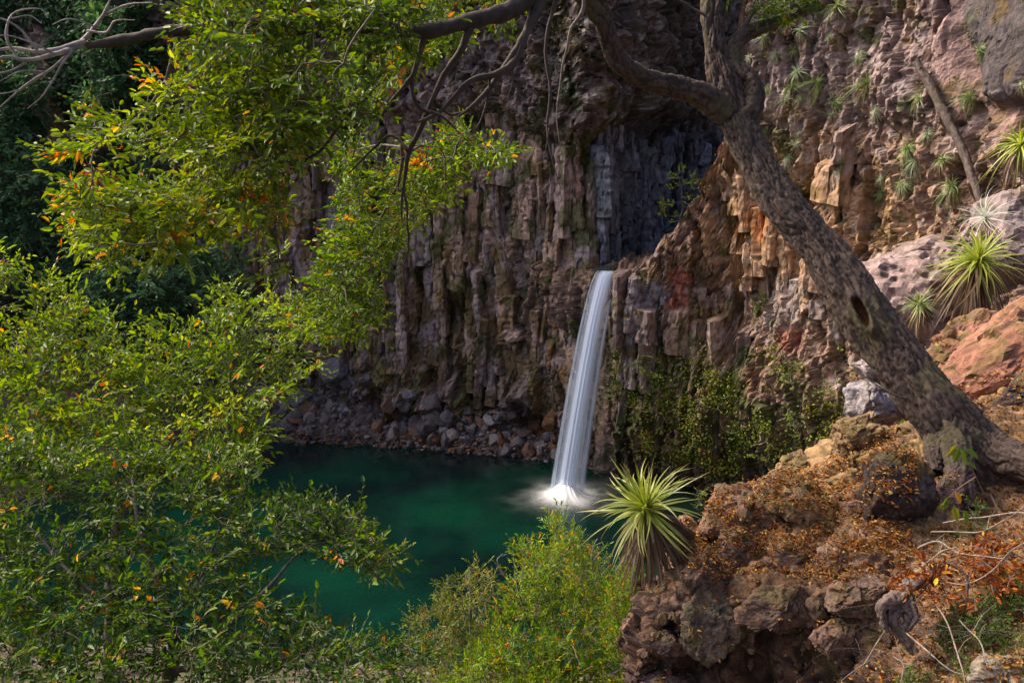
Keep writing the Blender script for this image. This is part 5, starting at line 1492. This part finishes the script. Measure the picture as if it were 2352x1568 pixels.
# ------------------------------------------------------------------ rosette plants
def rosette(n, L, w, seed, cols, droop=.5, el=(85, -20), K=8, tip=None, curl=.12, taper=.8):
    r = rs(seed)
    i = np.arange(n)
    az = i * 2.39996 + r.normal(size=n) * .2
    e = np.radians(el[0] + (el[1] - el[0]) * ((i + .5) / n) ** .8 + r.normal(size=n) * 7)
    ln = L * r.uniform(.6, 1.1, n) * (0.75 + .25 * np.sin(np.linspace(.3, 2.6, n)))
    t = np.linspace(0, 1, K)
    d0 = np.stack([np.cos(e) * np.cos(az), np.cos(e) * np.sin(az), np.sin(e)], -1)
    P_ = d0[:, None] * (ln[:, None] * t)[..., None]
    P_[..., 2] -= (droop * r.uniform(.3, 1.7, n) * np.cos(e) ** .5 * ln)[:, None] * t ** 2.2 if True else 0
    sdv = np.stack([-np.sin(az), np.cos(az), az * 0], -1)
    P_ += sdv[:, None] * (curl * r.normal(size=n)[:, None] * ln[:, None] * t ** 2)[..., None]
    T = unit(np.gradient(P_, axis=1))
    S = unit(sdv[:, None] - T * (sdv[:, None] * T).sum(-1, keepdims=True))
    Nn = np.cross(T, S)
    wd = w * (1 - t) ** taper * np.minimum(1, .55 + 3 * t) + .0006
    wd = wd[None, :, None] * r.uniform(.8, 1.2, n)[:, None, None]
    G = np.stack([P_ + S * wd * .5 + Nn * wd * .22, P_ - 0 * Nn, P_ - S * wd * .5 + Nn * wd * .22], 2)
    V = G.reshape(-1, 3)
    f = grid_faces(K, 3)
    F = (f[None] + (np.arange(n) * K * 3)[:, None, None]).reshape(-1, 4)
    c0 = np.array(cols)[r.integers(0, len(cols), n)] * r.uniform(.75, 1.25, (n, 1))
    C = np.repeat(c0[:, None], K, 1)
    if tip is not None:
        C = C + (np.array(tip) - C) * (t[None, :, None] ** 5)
    return V, F, np.repeat(C.reshape(-1, 3), 3, 0)


def turn(V, axis):
    """tip local z over to axis"""
    a = unit(np.asarray(axis, float))
    q = Vector((0, 0, 1)).rotation_difference(Vector(a)).to_matrix()
    return V @ np.array(q).T


PG = [(0.30, 0.38, 0.05), (0.40, 0.46, 0.09), (0.52, 0.56, 0.17), (0.23, 0.32, 0.04)]
PD = [(0.16, 0.10, 0.05), (0.24, 0.16, 0.10), (0.10, 0.06, 0.035), (0.30, 0.24, 0.19)]


def blades(V, C, n, K, parent, name, mat):
    f = grid_faces(K, 3)
    V = V.reshape(n, K * 3, 3); C = C.reshape(n, K * 3, 3)
    for k_ in range(n):
        child(name, V[k_], f, parent, C[k_], mat)


def big_rosette(px, py, Y, L, n, seed, axis, label, w=.028, droop=.4, el=(85, -25), skirt=60, stem_to=None, cols=PG, skl=.8):
    loc = at(px, py, Y)
    t = thing("rosette_plant", loc, label, "rosette plant", "large rosette plants")
    V, F, C = rosette(n, L, w, seed, cols, droop, el, 10, (.25, .16, .05), .24)
    blades(turn(V, axis) + loc, C, n, 10, t, "blade", M_BLADE)
    V, F, C = rosette(skirt, L * skl, w * 1.0, seed + 1, PD, .95, (-5, -75), 8, (.12, .08, .06), .3, .5)
    blades(turn(V, (np.array(axis) + [0, 0, 1.2])) + loc - np.array([0, 0, .03]), C, skirt, 8, t, "dead_blade", M_DRY)
    if stem_to is not None:
        b = at(*stem_to[:3])
        pth = smooth_path([loc - unit(np.array(axis)) * -.02, (loc + b) / 2 + [0, .05, .03], b], 14)
        V, F = tubes(pth[None], np.linspace(.06, .09, 14)[None], 12)
        V = V + unit(V - np.repeat(pth, 12, 0)) * (0.05 * fbm(V * 14, 3, 2))[:, None]
        child("stem", V, F, t, np.array([.09, .065, .05]), M_BARK)
    return t


big_rosette(1486, 1172, 7.85, .70, 115, 1, (-.46, -.25, .85), "big bright green rosette plant leaning out from the spur over the pool", .038, .34, (88, -6), 130, (1575, 1240, 8.2))
big_rosette(2245, 600, 12.6, .80, 130, 2, (-.12, -.35, .9), "large green rosette plant with a brown skirt on the purplish slab", .036, .42, (86, -15), 130, (2265, 680, 13.0), skl=.95)
big_rosette(2112, 700, 11.8, .34, 70, 3, (-.3, -.3, .9), "small pale rosette plant between the trunk and the big one", .022, .35, (85, -20), 60, (2130, 730, 12), [(.22, .30, .12), (.28, .34, .15), (.16, .24, .06), (.35, .38, .12)])
big_rosette(2345, 335, 13.0, .62, 80, 4, (-.35, -.2, .85), "green rosette plant cut by the right edge, high up", .030, .5, (80, -25), 40, (2380, 370, 13.4))
big_rosette(2265, 500, 14.2, .85, 46, 5, (-.55, -.1, .55), "pale silvery spiky rosette plant behind the large green one", .016, .55, (75, 0), 20, None, [(.42, .46, .44), (.5, .54, .5), (.3, .36, .24)])

SIL_G = [(0.26, 0.33, 0.19), (0.33, 0.40, 0.25), (0.20, 0.28, 0.12), (0.40, 0.46, 0.32)]
GRN_G = [(0.15, 0.24, 0.07), (0.21, 0.30, 0.09), (0.27, 0.35, 0.13)]
protos = []
for i in range(6):
    V, F, C = rosette([64, 46, 80, 56, 70, 90][i], 1.0, [.05, .045, .04, .055, .05, .035][i], 600 + i, SIL_G if i < 3 else GRN_G, [.75, .5, 1.1, .6, .9, 1.3][i], (80, [-35, -10, -30, -20, -40, -25][i]), 7, (.35, .36, .25), .2)
    V = turn(V, (0, -.55, .8))
    Vd, Fd, Cd = rosette(22, .85, .045, 650 + i, PD, 1.0, (-20, -70), 6, None, .3)
    Vd = turn(Vd, (0, -.3, .95))
    protos.append((new_mesh("blades", V, F, C, M_BLADE), new_mesh("dead_blades", Vd, Fd, Cd, M_DRY)))
ROS = [(1165, 45, 170, "widest rosette at the top edge, right of the looping limb", 3), (925, 190, 120, "rosette just below the end of the looping limb", 0), (690, 240, 95, "rosette nearest right of the tree's fork", 0), (600, 370, 80, "thin rosette close beside the trunk under the fork", 1),
       (770, 350, 95, "bright silvery rosette below the one nearest the fork", 2), (885, 320, 110, "soft rosette below the one under the limb's end", 4), (1110, 240, 60, "tiny rosette under the widest one at the top edge", 3), (905, 460, 150, "top rosette of the close cluster of four right of the trunk", 0),
       (870, 560, 130, "second rosette down in the close cluster of four", 3), (830, 640, 100, "pale lowest left rosette of the close cluster of four", 1), (920, 630, 72, "smallest, right-hand rosette of the close cluster of four", 4), (720, 580, 90, "lone rosette left of the close cluster of four", 4),
       (1025, 530, 150, "large drooping rosette right of the close cluster of four", 5), (1285, 390, 110, "pale rosette above the largest dark one", 1), (1310, 340, 80, "upper of two rosettes touching above the largest dark one", 2), (1345, 540, 180, "largest dark green rosette in the middle of the right wall", 3),
       (1150, 660, 130, "upper of a pair of rosettes lower left of the largest dark one", 5), (1115, 740, 110, "lower, paler rosette of the pair lower left of the largest dark one", 1), (1405, 705, 95, "small faded rosette below the largest dark one", 2), (1690, 630, 150, "green rosette left of the upper end of the dead log", 4),
       (1735, 860, 120, "star-shaped silvery rosette left of the dead log's middle", 0), (1610, 950, 170, "wide green rosette left of the star-shaped one", 5), (1660, 1030, 150, "brightest silvery rosette left of the dead log's lower end", 2), (1835, 1020, 125, "green rosette with brown skirt just left of the dead log's lower end", 3),
       (1575, 1180, 130, "green rosette below the brightest silvery one", 4), (1445, 1230, 110, "yellowish star rosette lowest on the wall above the tan rock", 5), (1440, 1140, 70, "faded small rosette just above the yellowish star one", 2), (2075, 320, 130, "yellow-green rosette under the tall grey slabs at the top right", 5),
       (2000, 620, 130, "loose green rosette on the pink slab's lower edge", 4), (895, 925, 95, "upper of a chain of two pale rosettes right of the trunk's bend", 1), (850, 1010, 105, "lower of a chain of two pale rosettes right of the trunk's bend", 2), (920, 850, 60, "tiny rosette above the chain of two pale ones", 0), (705, 830, 62, "tiny bright rosette hard against the trunk's bend", 5),
       (1890, 1190, 190, "broad grassy rosette behind the silvery spiky one", 4), (2340, 540, 90, "pale rosette cut by the right edge on grey rock", 0)]
r_ = rs(88)
for zx, zy, dm, lab, pr in ROS:
    px, py, sz = 1505.3 + zx * .36, zy * .36, dm * .36
    h = hit(px, py, [B2])
    if h is None:
        continue
    Pz, nz_, _ = h
    sc_ = sz * .80 * Pz[1] / FPX
    t = thing("rosette_plant", Pz + unit(CAM - Pz) * (.12 + .25 * sc_), lab, "rosette plant", "rosette plants on the right wall")
    face = math.atan2(-(CAM - Pz)[0], -(CAM - Pz)[1]) if False else math.atan2((CAM - Pz)[1], (CAM - Pz)[0]) + math.pi / 2
    put("blades", protos[pr][0], t, rot=(r_.normal() * .25, r_.normal() * .4, face + r_.normal() * .6), scale=sc_ * r_.uniform(.85, 1.15, 3))
    put("dead_skirt", protos[pr][1], t, rot=(r_.normal() * .1, r_.normal() * .15, face), scale=sc_ * .9)
for px, py, sz, lab in ((1300, 212, 22, "tiny pale rosette on the back wall left of the overhang"), (1377, 206, 26, "tiny pale rosette on the overhang's left shoulder")):
    h = hit(px, py)
    t = thing("rosette_plant", h[0] + unit(CAM - h[0]) * .15, lab, "rosette plant", "rosette plants on the back wall")
    put("blades", protos[1][0], t, scale=sz * .55 * h[0][1] / FPX)

# grass tussocks hanging on the back wall
tus = []
for i in range(3):
    V, F, C = rosette(120, 1.0, .028, 700 + i, [(.09, .11, .025), (.13, .14, .035), (.17, .14, .05), (.07, .10, .03)], 1.5, (60, -30), 7, (.25, .18, .08), .4)
    tus.append(new_mesh("blades", turn(V, (0, -.7, .7)), F, C, M_BLADE))
TUS = [(1258, 638, 30, "lowest green grass tussock of the four left of the fall's lip"), (1225, 605, 36, "left grass tussock of the four left of the fall's lip"), (1262, 598, 30, "upper middle grass tussock of the four left of the fall's lip"), (1318, 618, 32, "grass tussock nearest the fall's lip"),
       (1100, 480, 42, "big round grass tussock on the columns above the pool's middle"), (1055, 500, 36, "ochre grass tussock left of the big round one"), (1120, 440, 28, "small tussock above the big round one"), (1062, 710, 30, "grass tussock half way down the columns above the shore's cave"), (1055, 660, 28, "tussock just above the half-way one"),
       (870, 615, 36, "dark drooping tussock behind the hanging yellow-green spray"), (1085, 862, 30, "yellowish tussock just above the shore's cave"), (1010, 800, 36, "ochre tussock low on the columns left of the cave"), (955, 800, 26, "small ochre tussock low on the columns above the scree"), (1316, 342, 40, "soft green tussock under the overhang's left end"),
       (1322, 760, 26, "orange-brown tussock beside the fall at mid height"), (1312, 735, 22, "yellow tussock left of the fall above the orange-brown one"), (1245, 250, 26, "ochre tussock on the rubble band at the top of the columns"), (840, 380, 34, "green tussock on the columns behind the hanging twigs")]
for i, (px, py, sz, lab) in enumerate(TUS):
    h = hit(px, py)
    t = thing("grass_tussock", h[0] + unit(CAM - h[0]) * .1, lab, "grass tussock", "grass tussocks on the back wall")
    put("blades", tus[i % 3], t, rot=(0, r_.normal() * .2, r_.normal() * .4), scale=sz * .9 * h[0][1] / FPX)
# ------------------------------------------------------------------ dead log on the right wall
def on_wall(rows, lift):
    """distance of the right wall at each spot, a little in front of it"""
    ys = np.array([hit(px, py, [B2])[0][1] for px, py, _ in rows])
    fit = np.polyval(np.polyfit(np.arange(len(ys)), ys, 1), np.arange(len(ys)))
    return [(px, py, y - lift, r) for (px, py, r), y in zip(rows, fit)]


log = on_wall([(2105, 140, .13), (2140, 205, .16), (2175, 270, .16), (2210, 340, .14), (2235, 410, .13), (2252, 470, .10)], .9)
t = thing("dead_log", at(*log[4][:3]), "grey dead log leaning on the right wall", "log")
V, F, C, _ = bark_tube(log, 140, 24, 63, .04, scale=.5)
child("wood", V, F, t, C * 1.1 + .015, M_BARK)

# weathered root and twigs on the lower right of the spur
t = thing("dead_root", at(2090, 1340, 6.0), "weathered grey twisted root sticking out of the leaves", "root")
for c, sd in (([(2140, 1310, 6.0, .06), (2100, 1345, 5.95, .085), (2060, 1385, 5.9, .075), (2050, 1420, 5.85, .06), (2075, 1460, 5.8, .045), (2100, 1500, 5.75, .02)], 91), ([(2080, 1370, 5.9, .06), (2095, 1410, 5.85, .055), (2085, 1440, 5.8, .035), (2060, 1480, 5.8, .015)], 92), ([(2060, 1385, 5.88, .05), (2030, 1400, 5.85, .04), (2040, 1450, 5.8, .02)], 93)):
    V, F, C, _ = bark_tube(c, 110, 36, sd, .03, scale=1.0)
    child("wood", V, F, t, C * 1.9 + .02, M_BARK)
TW = [([(2110, 1255, 6.4, .008), (2150, 1240, 6.2, .008), (2200, 1268, 6.0, .008), (2240, 1278, 5.9, .006), (2300, 1285, 5.8, .004)], "pale branch arching over the fallen leaves on the right"),
      ([(2110, 1290, 6.1, .007), (2160, 1265, 6.0, .006), (2200, 1262, 5.95, .005)], "short pale branch under the arching one"),
      ([(2080, 1455, 5.7, .006), (2130, 1500, 5.4, .006), (2180, 1540, 5.2, .005), (2230, 1545, 5.1, .003)], "pale twig lying below the twisted root"),
      ([(2040, 1450, 5.9, .005), (2000, 1500, 5.7, .005), (1960, 1540, 5.5, .004), (1930, 1568, 5.4, .003)], "thin grey twig slanting down to the bottom edge"),
      ([(2050, 1500, 5.6, .005), (2065, 1530, 5.4, .005), (2070, 1580, 5.2, .003)], "thin grey twig standing at the bottom left of the root"),
      ([(2140, 1380, 5.8, .006), (2170, 1450, 5.5, .006), (2200, 1530, 5.2, .005), (2230, 1600, 5.0, .003)], "long grey twig falling through the green seedlings"),
      ([(2160, 1200, 6.6, .006), (2250, 1190, 6.4, .007), (2340, 1175, 6.2, .006), (2400, 1190, 6.0, .004)], "reddish twig reaching right below the trunk base"),
      ([(2130, 1220, 6.6, .005), (2230, 1230, 6.2, .005), (2300, 1200, 6.0, .004), (2352, 1160, 5.9, .003)], "thin bent twig below the reddish one"),
      ([(2150, 1340, 5.9, .004), (2250, 1330, 5.6, .005), (2352, 1250, 5.3, .004)], "grey twig crossing the red leaves at the right edge"),
      ([(2200, 1420, 5.6, .005), (2250, 1480, 5.2, .005), (2270, 1540, 5.0, .003)], "pale twig among the green seedlings"),
      ([(1775, 1118, 8.3, .006), (1840, 1140, 8.0, .005), (1900, 1180, 7.6, .003)], "thin twig lying on the mossy boulder"),
      ([(1965, 855, 8.4, .006), (2010, 885, 8.2, .007), (2075, 915, 8.0, .008)], "thin dark stick in front of the pale cracked rock")]
for i, (c, lab) in enumerate(TW):
    t = thing("twig", at(*c[0][:3]), lab, "twig", "fallen twigs")
    s_ = bough(t, c, "stem", 500 + i, 6, (.28, .22, .18) if i != 11 else (.05, .04, .035), n=26, wob=.05)
    r = rs(520 + i)
    if i < 10:
        for q_ in range(2):
            a = s_[8 + 7 * q_]
            bb = a + np.array([r.normal() * .12, r.normal() * .1, .06 + .1 * r.random()])
            V, F = tubes(np.array([[a, (a + bb) / 2 + r.normal(size=3) * .015, bb]]), np.array([[.003, .0025, .001]]), 4)
            child("side_twig", V, F, t, np.array([.26, .2, .17]), M_TWIG)
# tangle of finer dry stems
r = rs(531)
m_ = 150
px = np.r_[r.uniform(2080, 2380, 110), r.uniform(1950, 2360, 40)]; py = np.r_[r.uniform(1080, 1560, 110), r.uniform(1400, 1600, 40)]
pp = []
for x, y in zip(px, py):
    h = hit(x, y, [BR])
    if h is None:
        continue
    a = h[0] + np.array([0, 0, .01]); dv = np.array([r.normal(), r.normal() * .5, .35 + .5 * r.random()]) * .22
    tq = np.linspace(0, 1, 6)[:, None]
    pp.append(a + dv * tq + np.array([r.normal() * .08, -.05, -.16]) * tq ** 2 + r.normal(size=(6, 3)) * .008)
V, F = tubes(np.array(pp), np.tile(np.linspace(.0028, .001, 6), (len(pp), 1)), 4)
put("brushwood", new_mesh("brushwood", V, F, np.array([.20, .15, .13]), M_TWIG), None, "tangle of thin dry stems over the lower right slope", "brushwood", None, "stuff")

# fallen leaves
LIT = [(0.42, 0.16, 0.03), (0.52, 0.26, 0.05), (0.26, 0.09, 0.03), (0.16, 0.06, 0.025), (0.55, 0.35, 0.11)]
r = rs(541)
pos, nor, colr, siz = [], [], [], []
LAND = [BR] + NEAR_B
for poly, n, dens in (([(1560, 1200), (1620, 1140), (1760, 1085), (1900, 1050), (2060, 975), (2110, 1050), (2080, 1300), (1900, 1340), (1760, 1310), (1650, 1330), (1560, 1290)], 9500, -.25),
                      ([(2110, 930), (2230, 860), (2400, 830), (2400, 1250), (2150, 1150)], 2600, -.6), ([(1950, 1250), (2380, 1150), (2400, 1640), (1900, 1640), (2050, 1420)], 3600, -.3), ([(1480, 1330), (1950, 1290), (1960, 1600), (1450, 1600)], 900, 0), ([(2120, 700), (2230, 700), (2180, 800), (2120, 790)], 250, -.5)):
    p_ = np.asarray(poly, float)
    x = r.uniform(p_[:, 0].min(), p_[:, 0].max(), n * 3); y = r.uniform(p_[:, 1].min(), p_[:, 1].max(), n * 3)
    m = in_poly(x, y, p_) & (perlin(np.c_[x / 60, y / 45, x * 0], 5) + .35 * perlin(np.c_[x / 17, y / 13, x * 0], 6) > dens)
    x, y = x[m][:n], y[m][:n]
    for k_ in range(len(x)):
        h = hit(x[k_], y[k_], LAND)
        if h is None:
            continue
        lo, no = h[0], h[1]
        if no[2] < .15 + .25 * r.random():
            continue
        pos.append(lo); nor.append(no)
pos = np.array(pos); nor = np.array(nor)
rep = 1
pos = np.repeat(pos, rep, 0); nor = np.repeat(nor, rep, 0)
n = len(pos)
pos = pos + r.normal(size=(n, 3)) * [.02, .02, .004] + nor * (.004 + .008 * r.random((n, 1)))
V, F, k_ = leaf_arrays(pos, unit(r.normal(size=(n, 3)) * [1, 1, .35]), nor + r.normal(size=(n, 3)) * .35, r.uniform(.02, .046, n), r.uniform(.011, .021, n), .3)
LC = np.array(LIT)[r.integers(0, 5, n)] * r.uniform(.45, 1.2, (n, 1))
put("leaf_litter", new_mesh("leaf_litter", V, F, np.repeat(LC, k_, 0), M_DRY), None, "orange fallen leaves strewn over the spur", "fallen leaves", None, "stuff")

# clumps of dead red-orange leaves still on their stems, low on the right
dR = lambda x, y, r: np.interp(y, [1150, 1350, 1560], [6.7, 5.85, 4.9]) + r.normal(size=len(x)) * .12
RED_L = dict(cols=[(.24, .07, .015), (.34, .12, .02), (.28, .085, .02), (.16, .04, .015)], w=[.25] * 4)
t = thing("dry_bush", at(2230, 1330, 5.9), "dead bush of rust-red leaves right of the twisted root", "bush")
s_ = bough(t, [(2230, 1380, 5.8, .012), (2220, 1320, 5.9, .01), (2160, 1290, 6.0, .006), (2100, 1320, 6.0, .004)], "stem", 551, 6, n=14)
crown(t, s_, np.vstack([fill_poly([(2060, 1330), (2130, 1290), (2240, 1240), (2360, 1200), (2380, 1330), (2280, 1370), (2180, 1390), (2080, 1380)], 70, dR, 552, -.2)]), 553, leaf=.05, spray=.14, nt=3, nl=6, pal=RED_L, bias=(0, -.2, .2), autumn=.08, mat=M_DRY, twig_r=.005, norm_jit=.9)
SEED_G = dict(cols=[(.06, .11, .02), (.10, .16, .03), (.14, .20, .05), (.20, .24, .08)], w=[.25, .35, .25, .15])
for i, (px, py, poly, n, lab) in enumerate([(2270, 1440, [(2150, 1460), (2190, 1400), (2270, 1330), (2370, 1290), (2380, 1480), (2300, 1540), (2200, 1560)], 150, "spread of small-leaved green seedlings at the lower right"),
                                            (1965, 1360, [(1940, 1390), (1950, 1340), (1975, 1330), (2000, 1400), (1985, 1430)], 9, "tiny green fern-like seedling on the dark bank"), (2230, 1210, [(2190, 1240), (2200, 1170), (2240, 1150), (2260, 1220)], 14, "small green seedling below the trunk base"),
                                            (2330, 1060, [(2300, 1090), (2310, 1040), (2352, 1030), (2370, 1090)], 14, "green seedling by the root at the right edge"), (2110, 1560, [(2070, 1600), (2080, 1540), (2120, 1520), (2160, 1580)], 18, "green seedling at the bottom edge right of the bank"), (2190, 990, [(2240, 1010), (2250, 975), (2290, 985), (2280, 1015)], 8, "tiny seedling in the leaf litter right of the trunk")]):
    h = hit(px, py, [BR])
    Yh = h[0][1] if h else 6.0
    t = thing("seedling", h[0], lab, "seedling", "green seedlings on the spur")
    s_ = bough(t, [(px, py + 10, Yh, .006), (px + 3, py - 15, Yh - .1, .004), (px, py - 40, Yh - .12, .002)], "stem", 560 + i, 5, (.18, .15, .1), n=8, wob=.02)
    on_spur = lambda x, y, r: np.array([(lambda q: q[0][1] if q else 5.0)(hit(a_, b_, [BR])) for a_, b_ in zip(x, y)]) - .03 - .16 * r.random(len(x))
    dS2 = on_spur if i == 0 else (lambda x, y, r, Y=Yh: Y - .12 + r.normal(size=len(x)) * .05)
    crown(t, s_, fill_poly(poly, n, dS2, 570 + i, -.3 if i == 0 else None), 580 + i, leaf=.026, ratio=.55, spray=.11, nt=3, nl=8, pal=SEED_G, bias=(0, -.1, .4), autumn=.02, twig_r=.003, view_n=.5)
# leafy sprig in front of the trunk base
t = thing("leaf_sprig", at(2215, 1110, 6.2), "sprig of broad yellowing green leaves in front of the trunk base", "sprig")
s_ = bough(t, [(2260, 1130, 6.3, .005), (2225, 1060, 6.2, .004), (2205, 1030, 6.2, .003)], "stem", 590, 5, (.2, .12, .1), n=10, wob=.01)
bough(t, [(2240, 1095, 6.25, .004), (2200, 1120, 6.2, .003), (2175, 1145, 6.2, .002)], "stem", 591, 5, (.2, .12, .1), n=10, wob=.01)
r = rs(593)
off = np.array(t.location)
for (px, py, dx, dy, sz, cc) in ((2200, 1025, -.3, -1, .13, 0), (2205, 1030, .25, -1.0, .14, 0), (2215, 1030, .9, -.6, .12, 0), (2195, 1022, -.7, -.8, .11, 1), (2220, 1060, 1, -.7, .09, 0), (2175, 1140, -.3, -1, .11, 0), (2180, 1150, -.9, -.5, .10, 1), (2195, 1130, .4, -1, .09, 2), (2190, 1160, .2, -1, .12, 1), (2215, 1170, .1, -1, .10, 0)):
    a = at(px, py, 6.15)
    V, F, _ = leaf_arrays(a[None], np.array([[dx, -.35, dy]]), np.array([[.2 + r.normal() * .3, -1, .6]]), np.array([sz]), np.array([sz * .45]), .2)
    child("leaf", V, F, t, np.array([(.10, .17, .02), (.20, .22, .02), (.40, .22, .02)][cc]), M_LEAF)
